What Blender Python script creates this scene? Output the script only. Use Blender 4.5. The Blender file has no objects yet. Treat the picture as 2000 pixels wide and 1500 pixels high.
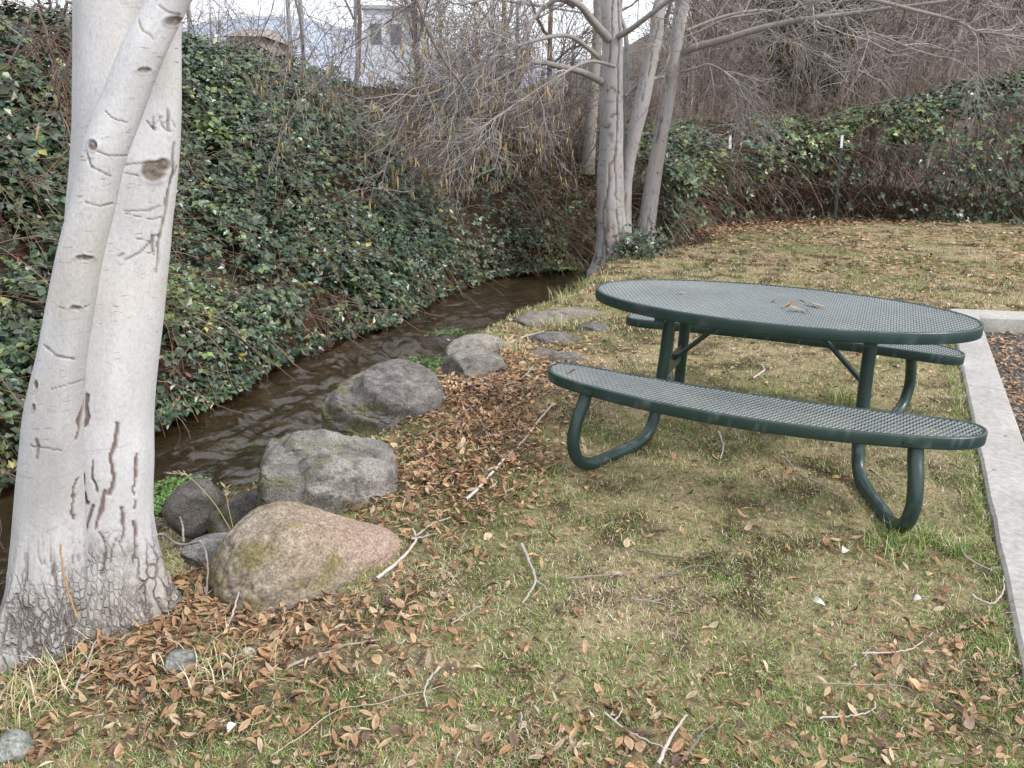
import bpy, math, random
import numpy as np
from mathutils import Matrix, Vector

# ------------------------------------------------------------------ camera, sky, sun, exposure
scene = bpy.context.scene
COL = scene.collection
FPX, PITCH, ROLL, EYE = 1532.1, .315, .018, 1.568
_c, _s, _cr, _sr = math.cos(PITCH), math.sin(PITCH), math.cos(ROLL), math.sin(ROLL)
_R0 = np.array([1., 0, 0]); _D0 = np.array([0, -_s, -_c]); FW = np.array([0, _c, -_s])
RT = _cr*_R0 - _sr*_D0; DN = _sr*_R0 + _cr*_D0
CAMO = np.array([0, 0, EYE])
cam = bpy.data.cameras.new('camera'); cam_o = bpy.data.objects.new('camera', cam); COL.objects.link(cam_o)
M = Matrix.Identity(4)
for i in range(3):
    M[i][0], M[i][1], M[i][2], M[i][3] = RT[i], -DN[i], -FW[i], CAMO[i]
cam_o.matrix_world = M
cam.sensor_width = 36; cam.lens = FPX/2000*36
cam.clip_start = .05; cam.clip_end = 3000
scene.camera = cam_o

SUN_EL, SUN_AZ = math.radians(42), math.radians(120)      # azimuth clockwise from +Y
world = bpy.data.worlds.new('World'); scene.world = world; world.use_nodes = True
nt = world.node_tree; nt.nodes.clear()
out = nt.nodes.new('ShaderNodeOutputWorld'); bg = nt.nodes.new('ShaderNodeBackground')
sky = nt.nodes.new('ShaderNodeTexSky'); sky.sky_type = 'NISHITA'; sky.sun_disc = False
sky.sun_elevation = SUN_EL; sky.sun_rotation = SUN_AZ
tc = nt.nodes.new('ShaderNodeTexCoord'); nz = nt.nodes.new('ShaderNodeTexNoise'); nz.inputs['Scale'].default_value = 2.2; nz.inputs['Detail'].default_value = 6
rmp = nt.nodes.new('ShaderNodeMapRange'); rmp.inputs[1].default_value = .3; rmp.inputs[2].default_value = .7; rmp.inputs[3].default_value = .86; rmp.inputs[4].default_value = .99
mx = nt.nodes.new('ShaderNodeMix'); mx.data_type = 'RGBA'
mx.inputs[7].default_value = (7.7, 7.9, 8.3, 1)
nt.links.new(tc.outputs['Generated'], nz.inputs['Vector']); nt.links.new(nz.outputs['Fac'], rmp.inputs[0])
nt.links.new(rmp.outputs[0], mx.inputs[0]); nt.links.new(sky.outputs[0], mx.inputs[6])
nt.links.new(mx.outputs[2], bg.inputs[0]); bg.inputs[1].default_value = .1
nt.links.new(bg.outputs[0], out.inputs[0])
sun = bpy.data.lights.new('sun', 'SUN'); sun.energy = 1.5; sun.angle = math.radians(10); sun.color = (1, .95, .88)
sun_o = bpy.data.objects.new('sun', sun); COL.objects.link(sun_o)
sd = Vector((math.sin(SUN_AZ)*math.cos(SUN_EL), math.cos(SUN_AZ)*math.cos(SUN_EL), math.sin(SUN_EL)))
sun_o.rotation_euler = (-sd).to_track_quat('-Z', 'Y').to_euler(); sun_o.location = sd*30
scene.view_settings.view_transform = 'Standard'; scene.view_settings.look = 'None'
scene.view_settings.exposure = .95; scene.view_settings.gamma = 1
scene.view_settings.use_curve_mapping = False
scene.cycles.max_bounces = 6; scene.cycles.diffuse_bounces = 3; scene.cycles.glossy_bounces = 3
scene.cycles.transmission_bounces = 4; scene.cycles.transparent_max_bounces = 6

# ------------------------------------------------------------------ helpers
rng = np.random.default_rng(7)
def ray(px, py): return FW + RT*(px-1000)/FPX + DN*(py-750)/FPX
def atz(px, py, z=0.):
    r = ray(px, py); return CAMO + r*(z-EYE)/r[2]
def atY(px, py, Y):
    r = ray(px, py); return CAMO + r*Y/r[1]
def proj(P):
    Q = np.asarray(P, float)-CAMO; d = Q@FW
    d = np.where(d < .05, .05, d)
    return np.stack([1000+FPX*(Q@RT)/d, 750+FPX*(Q@DN)/d, d], -1)

def sstep(a, b, x):
    t = np.clip((x-a)/(b-a), 0, 1); return t*t*(3-2*t)

_perm = np.random.default_rng(3).random((64, 64, 64))
def vnoise(P, scale=1., seed=0):
    """trilinear value noise in 0..1"""
    P = np.asarray(P, float)
    if P.shape[-1] == 2: P = np.concatenate([P, np.zeros(P.shape[:-1]+(1,))], -1)
    P = P*scale + np.array([seed*7.31, seed*3.77, seed*11.13])
    i = np.floor(P).astype(int); f = P-i; f = f*f*(3-2*f)
    r = 0
    for dx in (0, 1):
        for dy in (0, 1):
            for dz in (0, 1):
                w = (f[..., 0] if dx else 1-f[..., 0])*(f[..., 1] if dy else 1-f[..., 1])*(f[..., 2] if dz else 1-f[..., 2])
                r = r + w*_perm[(i[..., 0]+dx) & 63, (i[..., 1]+dy) & 63, (i[..., 2]+dz) & 63]
    return r
def fbm(P, scale=1., seed=0, oct=4):
    a, r, n = .5, 0, 0
    for o in range(oct):
        r = r+a*vnoise(P, scale*2**o, seed+o*5); n += a; a *= .5
    return r/n

class Geo:
    """collects vertices, polygons and vertex colours for ONE mesh"""
    def __init__(s): s.V, s.C, s.F, s.n = [], [], [], 0
    def add(s, V, F, C):
        V = np.asarray(V, np.float32).reshape(-1, 3)
        C = np.broadcast_to(np.asarray(C, np.float32), (len(V), 3))
        s.V.append(V); s.C.append(C); s.F.append(np.asarray(F, np.int64)+s.n); s.n += len(V)
        return s
    def mesh(s, name, mat, smooth=True):
        me = bpy.data.meshes.new(name)
        V = np.concatenate(s.V); C = np.concatenate(s.C)
        loops = np.concatenate([f.ravel() for f in s.F]).astype(np.int32)
        tot = np.concatenate([np.full(len(f), f.shape[1]) for f in s.F]).astype(np.int32)
        st = np.concatenate([[0], np.cumsum(tot)[:-1]]).astype(np.int32)
        me.vertices.add(len(V)); me.vertices.foreach_set('co', V.ravel())
        me.loops.add(len(loops)); me.loops.foreach_set('vertex_index', loops)
        me.polygons.add(len(tot)); me.polygons.foreach_set('loop_start', st); me.polygons.foreach_set('loop_total', tot)
        me.polygons.foreach_set('use_smooth', np.full(len(tot), smooth))
        at = me.color_attributes.new('col', 'FLOAT_COLOR', 'POINT')
        at.data.foreach_set('color', np.concatenate([C, np.ones((len(C), 1), np.float32)], 1).astype(np.float32).ravel())
        me.update(calc_edges=True); me.validate()
        me.materials.append(mat)
        return me
    def obj(s, name, mat, parent=None, smooth=True, **kw):
        o = bpy.data.objects.new(name, s.mesh(name, mat, smooth)); COL.objects.link(o)
        if parent is not None: o.parent = parent
        return tag(o, **kw)
def tag(o, label=None, cat=None, group=None, kind=None):
    if label: o['label'] = label
    if cat: o['category'] = cat
    if group: o['group'] = group
    if kind: o['kind'] = kind
    return o
def empty(name, loc, **kw):
    o = bpy.data.objects.new(name, None); COL.objects.link(o); o.location = loc; o.empty_display_size = .1
    tag(o, **kw); bpy.context.view_layer.update(); return o
def child(g, name, mat, parent, smooth=True, **kw):
    """links a part given in world coordinates below an unrotated parent"""
    o = g.obj(name, mat, parent, smooth, **kw)
    o.matrix_parent_inverse = Matrix.Translation(-Vector(world_loc(parent))); return o
def world_loc(p):
    v = Vector(p.location); 
    return v

def tubes(P, R, sides, C, cap=False):
    """P (M,N,3) polylines, R (M,N) radii -> V, F, C"""
    P = np.asarray(P, float); Mn, N, _ = P.shape
    R = np.broadcast_to(np.asarray(R, float), (Mn, N))
    T = np.gradient(P, axis=1); T /= np.linalg.norm(T, axis=2, keepdims=True)+1e-9
    ref = np.where(np.abs(T[..., 2:3]) > .8, np.array([1., 0, 0]), np.array([0, 0, 1.]))
    ref = np.broadcast_to(ref[:, :1], T.shape)
    U = np.cross(T, ref); U /= np.linalg.norm(U, axis=2, keepdims=True)+1e-9
    W = np.cross(T, U)
    a = np.arange(sides)*2*np.pi/sides
    V = P[:, :, None]+R[:, :, None, None]*(U[:, :, None]*np.cos(a)[:, None]+W[:, :, None]*np.sin(a)[:, None])
    i = np.arange(N-1)[:, None]*sides; j = np.arange(sides)[None]; k = (j+1) % sides
    q = np.stack([i+j, i+k, i+sides+k, i+sides+j], -1).reshape(-1, 4)
    F = (q[None]+(np.arange(Mn)*N*sides)[:, None, None]).reshape(-1, 4)
    C = np.asarray(C, float)
    if C.ndim == 2: C = np.repeat(C, N*sides, 0)
    return V.reshape(-1, 3), F, C
def resample(P, n):
    """smooth Catmull-Rom resample of control points (k,d) to n rows"""
    P = np.asarray(P, float); k = len(P)
    t = np.linspace(0, k-1, n); i = np.clip(t.astype(int), 0, k-2); f = (t-i)[:, None]
    p0 = P[np.maximum(i-1, 0)]; p1 = P[i]; p2 = P[i+1]; p3 = P[np.minimum(i+2, k-1)]
    return .5*((2*p1)+(-p0+p2)*f+(2*p0-5*p1+4*p2-p3)*f**2+(-p0+3*p1-3*p2+p3)*f**3)
def unit(v): return v/(np.linalg.norm(v, axis=-1, keepdims=True)+1e-9)
def grow(P, k, length, spread, bias=(0, 0, 0), curl=.25, N=6, tmin=.2, r=None, tp=1.):
    """k children on every parent polyline; returns (M*k,N,3)"""
    Mn, n, _ = P.shape
    idx = np.repeat(np.arange(Mn), k)
    t = (tmin+(1-tmin)*r.random(Mn*k)**tp)*(n-1)
    i = np.clip(t.astype(int), 0, n-2); f = (t-i)[:, None]
    p = P[idx, i]*(1-f)+P[idx, i+1]*f
    d = unit(P[idx, i+1]-P[idx, i])
    side = unit(np.cross(d, unit(r.normal(size=d.shape))))
    ang = (spread*(.55+.9*r.random(Mn*k)))[:, None]
    d = unit(d*np.cos(ang)+side*np.sin(ang)+np.asarray(bias))
    L = (length*(.45+.9*r.random(Mn*k)))[:, None]
    out = [p]; b = np.asarray(bias)*.25
    step = L/(N-1)
    for s in range(N-1):
        d = unit(d+r.normal(size=d.shape)*curl+b)
        out.append(out[-1]+d*step)
    return np.stack(out, 1)
def taper(Mn, N, r0, r1, r=None):
    b = np.linspace(r0, r1, N)[None].repeat(Mn, 0)
    return b*(.7+.6*r.random((Mn, 1))) if r is not None else b
def pick(r, n, cols, w=None, var=.18):
    cols = np.asarray(cols, float); i = r.choice(len(cols), n, p=w)
    return np.clip(cols[i]*(1+var*r.normal(size=(n, 1))), .004, .9)

# ------------------------------------------------------------------ materials (colour of each thing comes from its vertex attribute, grain from noise)
def mat_attr(name, rough=.8, spec=.3, nscale=60., namt=.25, bump=.0, bscale=80., coat=0., stretch=None, sheen=0.):
    m = bpy.data.materials.new(name); m.use_nodes = True
    t = m.node_tree; b = t.nodes['Principled BSDF']
    b.inputs['Roughness'].default_value = rough; b.inputs['Specular IOR Level'].default_value = spec
    a = t.nodes.new('ShaderNodeAttribute'); a.attribute_name = 'col'
    co = t.nodes.new('ShaderNodeTexCoord')
    vec = co.outputs['Object']
    if stretch:
        mp = t.nodes.new('ShaderNodeMapping'); mp.inputs['Scale'].default_value = stretch
        t.links.new(vec, mp.inputs[0]); vec = mp.outputs[0]
    if namt:
        n = t.nodes.new('ShaderNodeTexNoise'); n.inputs['Scale'].default_value = nscale; n.inputs['Detail'].default_value = 5
        t.links.new(vec, n.inputs['Vector'])
        mr = t.nodes.new('ShaderNodeMapRange'); mr.inputs[1].default_value = .25; mr.inputs[2].default_value = .75
        mr.inputs[3].default_value = 1-namt; mr.inputs[4].default_value = 1+namt
        t.links.new(n.outputs['Fac'], mr.inputs[0])
        mm = t.nodes.new('ShaderNodeVectorMath'); mm.operation = 'SCALE'
        t.links.new(a.outputs['Color'], mm.inputs[0]); t.links.new(mr.outputs[0], mm.inputs['Scale'])
        t.links.new(mm.outputs[0], b.inputs['Base Color'])
    else:
        t.links.new(a.outputs['Color'], b.inputs['Base Color'])
    if bump:
        n2 = t.nodes.new('ShaderNodeTexNoise'); n2.inputs['Scale'].default_value = bscale; n2.inputs['Detail'].default_value = 8; n2.inputs['Roughness'].default_value = .65
        t.links.new(vec, n2.inputs['Vector'])
        bp = t.nodes.new('ShaderNodeBump'); bp.inputs['Strength'].default_value = .8; bp.inputs['Distance'].default_value = bump
        t.links.new(n2.outputs['Fac'], bp.inputs['Height']); t.links.new(bp.outputs[0], b.inputs['Normal'])
    if coat: b.inputs['Coat Weight'].default_value = coat; b.inputs['Coat Roughness'].default_value = .25
    return m
M_GROUND = mat_attr('soil_and_thatch', .95, .1, 45, .45, .012, 90)
M_LEAF = mat_attr('bramble_leaf', .34, .6, 30, .2)
M_LEAFB = mat_attr('evergreen_needles', .6, .3, 20, .25)
M_CANE = mat_attr('bramble_cane', .7, .25, 30, .2)
M_GRASS = mat_attr('grass_blades', .7, .2, 20, .15)
M_DRY = mat_attr('dry_leaf', .75, .25, 70, .25, .001, 200)
M_BARK = mat_attr('smooth_grey_bark', .85, .15, 140, .15, .002, 150, stretch=(1, 1, .55))
def trunk_mat():
    m = mat_attr('pale_trunk_bark', .85, .15, 140, .12, .0018, 150, stretch=(1, 1, .6)); t = m.node_tree; b = t.nodes['Principled BSDF']
    L = t.links; col = b.inputs['Base Color'].links[0].from_socket; nrm = b.inputs['Normal'].links[0].from_node
    co = t.nodes.new('ShaderNodeTexCoord').outputs['Object']
    def node(tp, **kw):
        n = t.nodes.new(tp)
        for k_, v_ in kw.items(): setattr(n, k_, v_)
        return n
    def mapped(sc):
        mp = node('ShaderNodeMapping'); mp.inputs['Scale'].default_value = sc; L.new(co, mp.inputs[0]); return mp.outputs[0]
    def noise(sc, scale, det):
        n = node('ShaderNodeTexNoise'); n.inputs['Scale'].default_value = scale; n.inputs['Detail'].default_value = det; L.new(mapped(sc), n.inputs['Vector']); return n.outputs['Fac']
    def ramp(v, a, b_, lo=0., hi=1.):
        r_ = node('ShaderNodeMapRange'); r_.inputs[1].default_value = a; r_.inputs[2].default_value = b_; r_.inputs[3].default_value = lo; r_.inputs[4].default_value = hi; L.new(v, r_.inputs[0]); return r_.outputs[0]
    def mul(a, b_):
        n = node('ShaderNodeMath', operation='MULTIPLY'); L.new(a, n.inputs[0])
        if isinstance(b_, float): n.inputs[1].default_value = b_
        else: L.new(b_, n.inputs[1])
        return n.outputs[0]
    def mix(fac, a, colr):
        n = node('ShaderNodeMix', data_type='RGBA'); L.new(fac, n.inputs[0]); L.new(a, n.inputs[6]); n.inputs[7].default_value = colr; return n.outputs[2]
    lent = mul(ramp(noise((26, 26, 170), 1., 1.), .66, .72), ramp(noise((4, 4, 3), 1., 2.), .42, .6))
    ringl = mul(ramp(noise((2.5, 2.5, 75), 1., 2.), .69, .74), .45)
    col = mix(mul(lent, .6), col, (.17, .145, .13, 1)); col = mix(ringl, col, (.25, .225, .21, 1))
    # plates and cracks near the roots
    wv = node('ShaderNodeTexNoise'); wv.inputs['Scale'].default_value = 14; wv.inputs['Detail'].default_value = 3; L.new(co, wv.inputs['Vector'])
    ad = node('ShaderNodeVectorMath', operation='MULTIPLY_ADD'); L.new(wv.outputs['Color'], ad.inputs[0]); ad.inputs[1].default_value = (1.1, 1.1, 1.1); L.new(mapped((62, 62, 26)), ad.inputs[2])
    vo = node('ShaderNodeTexVoronoi', feature='DISTANCE_TO_EDGE'); vo.inputs['Scale'].default_value = 1.; L.new(ad.outputs[0], vo.inputs['Vector'])
    ad2 = node('ShaderNodeVectorMath', operation='MULTIPLY_ADD'); L.new(wv.outputs['Color'], ad2.inputs[0]); ad2.inputs[1].default_value = (1.6, 1.6, 1.6); L.new(mapped((26, 26, 7.5)), ad2.inputs[2])
    v2 = node('ShaderNodeTexVoronoi', feature='DISTANCE_TO_EDGE'); v2.inputs['Scale'].default_value = 1.; L.new(ad2.outputs[0], v2.inputs['Vector'])
    at = node('ShaderNodeAttribute'); at.attribute_name = 'furrow'
    low = at.outputs['Fac']
    c1 = mul(ramp(vo.outputs['Distance'], .02, .13, 1., 0.), low); c2 = mul(ramp(v2.outputs['Distance'], .015, .11, 1., 0.), ramp(low, .05, .6))
    tone = mul(mul(ramp(noise((30, 30, 14), 1., 4.), .35, .65), low), .5)
    col = mix(tone, col, (.20, .175, .155, 1)); pat = ramp(noise((7, 7, 4), 1., 3.), .38, .62); c1 = mul(c1, pat); c2 = mul(c2, ramp(noise((9, 9, 3), 1., 2.), .36, .58))
    grey = mul(ramp(noise((5, 5, 2.2), 1., 5.), .5, .72), .4); col = mix(grey, col, (.36, .345, .335, 1))
    col = mix(mul(c1, .40), col, (.11, .09, .078, 1)); col = mix(mul(c2, .75), col, (.12, .08, .062, 1))
    L.new(col, b.inputs['Base Color'])
    mx_ = node('ShaderNodeMath', operation='MAXIMUM'); L.new(c1, mx_.inputs[0]); L.new(c2, mx_.inputs[1])
    bp = node('ShaderNodeBump', invert=True); bp.inputs['Strength'].default_value = .9; bp.inputs['Distance'].default_value = .008
    L.new(mx_.outputs[0], bp.inputs['Height']); L.new(nrm.outputs[0], bp.inputs['Normal']); L.new(bp.outputs[0], b.inputs['Normal'])
    return m
M_TRUNK = trunk_mat()
M_TWIG = mat_attr('twig_bark', .8, .2, 40, .2)
M_ROCK = mat_attr('granite', .9, .2, 110, .55, .014, 55)
M_CONC = mat_attr('concrete', .92, .15, 38, .22, .004, 180)
M_PAINT = mat_attr('green_plastic_coating', .33, .55, 14, .16, .0008, 90)
M_MESHTOP = mat_attr('green_coating_sky_sheen', .38, .6, 25, .12)  # coated mesh; its pale vertex colour holds painted sky sheen
M_METAL = mat_attr('galvanised_steel', .45, .5, 20, .1)
M_PAPER = mat_attr('paper', .8, .2, 60, .1)
M_HOUSE = mat_attr('house_paint', .85, .2, 4, .08)

# ------------------------------------------------------------------ terrain
LEDGE = np.array([(-4.6, -3), (-4.2, 0), (-3.5, 2), (-2.9, 4), (-2.46, 4.93), (-2.2, 5.57), (-1.98, 6.59), (-1.76, 7.19), (-1.3, 8.03), (-.9, 9.5), (-.31, 10.94), (.42, 11.42), (1.38, 11.96), (2.6, 13.0), (3.6, 14.1), (6, 15.5), (10, 16.0), (30, 17.5), (90, 20)])
REDGE = np.array([(-3.9, -3), (-3.3, 0), (-2.75, 2), (-2.15, 3.5), (-1.62, 4.5), (-1.3, 5.18), (-.88, 6.43), (-.5, 7.28), (.2, 8.15), (.68, 10.1), (1.2, 10.95), (1.9, 11.6), (2.9, 12.7), (3.7, 13.9), (6, 15.3), (10, 15.9), (30, 17.4), (90, 19.9)])
def sdist(P, poly):
    """signed distance to a polyline, positive on its left side; also the arc position 0..len-1"""
    best = np.full(len(P), 1e9); sg = np.zeros(len(P)); tt = np.zeros(len(P))
    for i in range(len(poly)-1):
        a, b = poly[i], poly[i+1]; ab = b-a
        t = np.clip(((P-a)@ab)/(ab@ab), 0, 1)
        q = P-(a+t[:, None]*ab); d = np.hypot(q[:, 0], q[:, 1])
        cr = ab[0]*(P[:, 1]-a[1])-ab[1]*(P[:, 0]-a[0])
        m = d < best
        best[m] = d[m]; sg[m] = np.sign(cr[m]); tt[m] = i+t[m]
    return best*np.where(sg == 0, 1, sg), tt
WATER_Z = -.45
KU = np.array([.434, .901]); KN = np.array([.901, -.434])      # along the kerb, and across it away from the lawn
K0 = np.array([1.62, 2.09]); KW = .235
KC = K0+KU*5.78                                              # inner corner of the kerb
KF = unit(np.array([1., -.10])); KFN = np.array([KF[1], -KF[0]])   # far kerb direction and its side towards the bed
def in_bed(x, y):
    P = np.stack([x, y], -1)
    return (((P-K0)@KN) > 0) & (((P-KC)@KFN) > 0)
def hill_h(x, y):
    h = 15*sstep(22, 75, y)*sstep(14, 31, x+.10*(y-20))
    return h
def H(x, y, detail=True):
    x = np.atleast_1d(np.asarray(x, float)); y = np.atleast_1d(np.asarray(y, float))
    P = np.stack([x, y], -1)
    dl, tl = sdist(P, LEDGE); dr, _ = sdist(P, REDGE); dr = -dr
    amp = np.interp(tl, [0, 8.5, 10, 12, 13, 14, 18], [2.75, 2.75, 2.55, 1.9, 1.1, .8, .7])
    wid = np.interp(tl, [0, 9, 12, 14], [2.35, 2.35, 2.6, 2.2])
    k = np.clip(dl/wid, 0, 1)
    bank = -.5+.22*sstep(0, .25, dl)+(amp-.22)*(k*.85+.15*sstep(0, 1, k))
    w = np.interp(y, [0, 2.1, 2.9, 3.6, 4.6, 6, 8, 12, 14], [1.3, 1.2, 1.75, 1.6, 1.05, .85, .6, .7, .3])
    lawn = -.52+.52*sstep(0, 1, dr/w)
    z = np.where(dl > 0, bank, np.where(dr > 0, lawn, -.62+.1*sstep(-.25, 0, np.maximum(dl, dr))))
    z = np.where((dl > 0) & (tl > 13), np.minimum(z, np.maximum(-.05+.5*sstep(0, 1.5, dl), -.5)), z)
    fd = sstep(2.5, 3.3, x)*sstep(12.2, 13., y); z = z*(1-fd)+np.maximum(z, -.04)*fd
    z = z+hill_h(x, y)*(dl > 0)
    if detail:
        n = fbm(P, 1.6, 2, 3)-.5
        z = z+n*np.where(dl > 0, .55*sstep(0, .6, dl), .05*sstep(0, .8, dr))
        z = z+(vnoise(P, 9., 4)-.5)*.018*np.clip(1.4-.12*y, .0, 1)
    bed = in_bed(x, y)
    z = np.where(bed, -.125+(vnoise(P, 5., 9)-.5)*.012, z)
    kb = np.abs((P-K0)@KN-0)  # keep the lawn level beside the kerb
    z = np.where(~bed & (kb < .25) & (y < 7.6) & (x > .8), z*.2-.012, z)
    return z
def ground_at(px, py):
    z = 0.
    for _ in range(12):
        p = atz(px, py, z); z = .5*z+.5*float(H(p[0], p[1])[0])
    return atz(px, py, z)

gx = np.concatenate([-np.geomspace(400, 6.2, 34), np.arange(-6, 5.2, .065), np.arange(5.2, 11, .11), np.geomspace(11.2, 700, 50)])
gy = np.concatenate([-np.geomspace(60, 1.2, 16), np.arange(-1, 8, .06), np.arange(8.06, 17, .11), np.geomspace(17.2, 900, 60)])
X, Y = np.meshgrid(gx, gy); xs, ys = X.ravel(), Y.ravel()
Z = H(xs, ys)
P2 = np.stack([xs, ys], -1)
dl, tl = sdist(P2, LEDGE); dr, _ = sdist(P2, REDGE); dr = -dr
n1 = fbm(P2, 1.1, 11, 4)[:, None]; n2 = fbm(P2, 6., 12, 3)[:, None]
thatch = np.array([.32, .255, .16]); soil = np.array([.085, .058, .04]); olive = np.array([.125, .14, .055])
lawncol = thatch*(1-sstep(.45, .62, n2))+soil*sstep(.45, .62, n2)
lawncol = lawncol*(1-.55*sstep(.45, .6, n1))+olive*.55*sstep(.45, .6, n1)
banksoil = np.array([.06, .042, .03])*(.6+.9*n2)
wet = np.array([.14, .108, .072])*(.3+1.4*n2)
hillc = np.array([.185, .155, .138])*(.5+1.*fbm(P2, .9, 14, 4)[:, None])
c = np.where((dl > -.02)[:, None], np.where((ys > 21)[:, None], hillc, banksoil), np.where((dr > 0)[:, None], lawncol*(sstep(0, .5, dr)[:, None])+wet*(1-sstep(0, .5, dr)[:, None]), wet))
bed = in_bed(xs, ys)
c = np.where(bed[:, None], np.array([.11, .105, .105])*(.6+.8*n2), c)
nx, ny = len(gx), len(gy)
ii = (np.arange(ny-1)[:, None]*nx+np.arange(nx-1)[None]).ravel()
Geo().add(np.stack([xs, ys, Z], -1), np.stack([ii, ii+1, ii+nx+1, ii+nx], -1), c).obj('ground', M_GROUND, kind='structure', label='winter lawn, stream banks and wooded slope')

# ------------------------------------------------------------------ stream water
def water_mat():
    m = bpy.data.materials.new('stream_water'); m.use_nodes = True; t = m.node_tree; b = t.nodes['Principled BSDF']
    b.inputs['Base Color'].default_value = (.80, .70, .52, 1); b.inputs['Roughness'].default_value = .03
    b.inputs['IOR'].default_value = 1.7; b.inputs['Transmission Weight'].default_value = 1.
    a = t.nodes.new('ShaderNodeTexCoord')
    bp = t.nodes.new('ShaderNodeBump'); bp.inputs['Distance'].default_value = .025; bp.inputs['Strength'].default_value = .7
    n = t.nodes.new('ShaderNodeTexNoise'); n.inputs['Scale'].default_value = 13; n.inputs['Detail'].default_value = 5
    t.links.new(a.outputs['Object'], n.inputs['Vector']); t.links.new(n.outputs['Fac'], bp.inputs['Height']); t.links.new(bp.outputs[0], b.inputs['Normal'])
    return m
M_WATER = water_mat()
ns, nw = 1100, 40
Lr = resample(LEDGE[:15], ns); Rr = resample(REDGE[:15], ns)
Lr = Lr+unit(Lr-Rr)*.25; Rr2 = Rr-unit(Lr-Rr)*.25
w = np.linspace(0, 1, nw)
WP = Lr[:, None]*(1-w[None, :, None])+Rr2[:, None]*w[None, :, None]
fl = WP.reshape(-1, 2); sflow = np.repeat(np.arange(ns), nw)/ns
flow = np.stack([fl[:, 0]*.9-fl[:, 1]*.45, (fl[:, 0]*.45+fl[:, 1]*.9)*.55], -1)
riff = np.exp(-((fl[:, 1]-7.4)/1.5)**2)+.35*np.exp(-((fl[:, 1]-4.9)/.9)**2)
flow = flow*np.array([1.25, 1.])+(np.stack([fbm(fl, 2.3, 24, 3), fbm(fl, 2.3, 25, 3)], -1)-.5)*.55+(np.stack([vnoise(fl, 8, 26), vnoise(fl, 8, 27)], -1)-.5)*.09; wz = WATER_Z+(fbm(flow, 5.5, 21, 3)-.5)*(.045+.11*riff)+(vnoise(flow, 13, 22)-.5)*(.010+.05*riff)+(vnoise(flow, 27, 23)-.5)*(.006+.03*riff)
ii = (np.arange(ns-1)[:, None]*nw+np.arange(nw-1)[None]).ravel()
Geo().add(np.concatenate([fl, wz[:, None]], 1), np.stack([ii, ii+1, ii+nw+1, ii+nw], -1), (.1, .09, .06)).obj('water', M_WATER, kind='structure', label='shallow brown rippling stream curving below the bank')

# ------------------------------------------------------------------ kerb
def prism(poly, z0, z1, bev=.012):
    """vertical prism with a small bevel round its top"""
    poly = np.asarray(poly, float); n = len(poly); cen = poly.mean(0)
    ins = poly+unit(cen-poly)*bev
    V = np.concatenate([np.c_[poly, np.full(n, z0)], np.c_[poly, np.full(n, z1-bev)], np.c_[ins, np.full(n, z1)]])
    j = np.arange(n); k = (j+1) % n
    F = np.concatenate([np.stack([a*n+j, a*n+k, a*n+n+k, a*n+n+j], -1) for a in (0, 1)])
    return V, F, np.arange(2*n, 3*n)[None]
def kerb_piece(p0, p1, nrm, w, kerb):
    n = 24; t = np.linspace(0, 1, n)[:, None]
    a = p0+(p1-p0)*t; b = a+nrm*w
    a = a+nrm*(vnoise(a, 7, 3)[:, None]-.5)*.012; 
    rows = []
    for q, zz in ((a, -.25), (a, .004), (a+nrm*.012, .016), (a+nrm*(w*.5), .018), (b-nrm*.016, .014), (b-nrm*.002, -.004), (b+nrm*.012, -.2)):
        rows.append(np.c_[q, np.full(n, zz)])
    V = np.stack(rows, 1); m = V.shape[1]
    V[:, 1:5, 2] += ((vnoise(V[:, 1:5].reshape(-1, 3), 14, 5)-.5)*.005).reshape(n, 4)
    i = (np.arange(n-1)[:, None]*m+np.arange(m-1)[None]).ravel()
    g = Geo(); Vf = V.reshape(-1, 3)
    st = fbm(Vf, 4, 33, 4)[:, None]
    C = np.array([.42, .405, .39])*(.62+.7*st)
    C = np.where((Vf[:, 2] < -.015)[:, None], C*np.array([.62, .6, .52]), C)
    g.add(Vf, np.stack([i, i+m, i+m+1, i+1], -1), C)
    for e, rev in ((0, 1), (n-1, 0)):
        f = np.arange(e*m, e*m+m); g.F.append((f if rev else f[::-1])[None])
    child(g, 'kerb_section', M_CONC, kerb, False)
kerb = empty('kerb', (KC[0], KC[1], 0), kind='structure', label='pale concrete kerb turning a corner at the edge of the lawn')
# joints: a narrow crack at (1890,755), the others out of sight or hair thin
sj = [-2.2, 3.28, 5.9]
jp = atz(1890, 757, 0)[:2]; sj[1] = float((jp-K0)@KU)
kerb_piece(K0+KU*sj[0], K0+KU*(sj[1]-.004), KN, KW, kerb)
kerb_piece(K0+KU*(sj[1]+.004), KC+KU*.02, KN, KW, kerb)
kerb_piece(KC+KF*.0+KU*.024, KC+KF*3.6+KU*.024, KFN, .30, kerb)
kerb_piece(KC+KF*3.61+KU*.024, KC+KF*9+KU*.024, KFN, .30, kerb)

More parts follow.
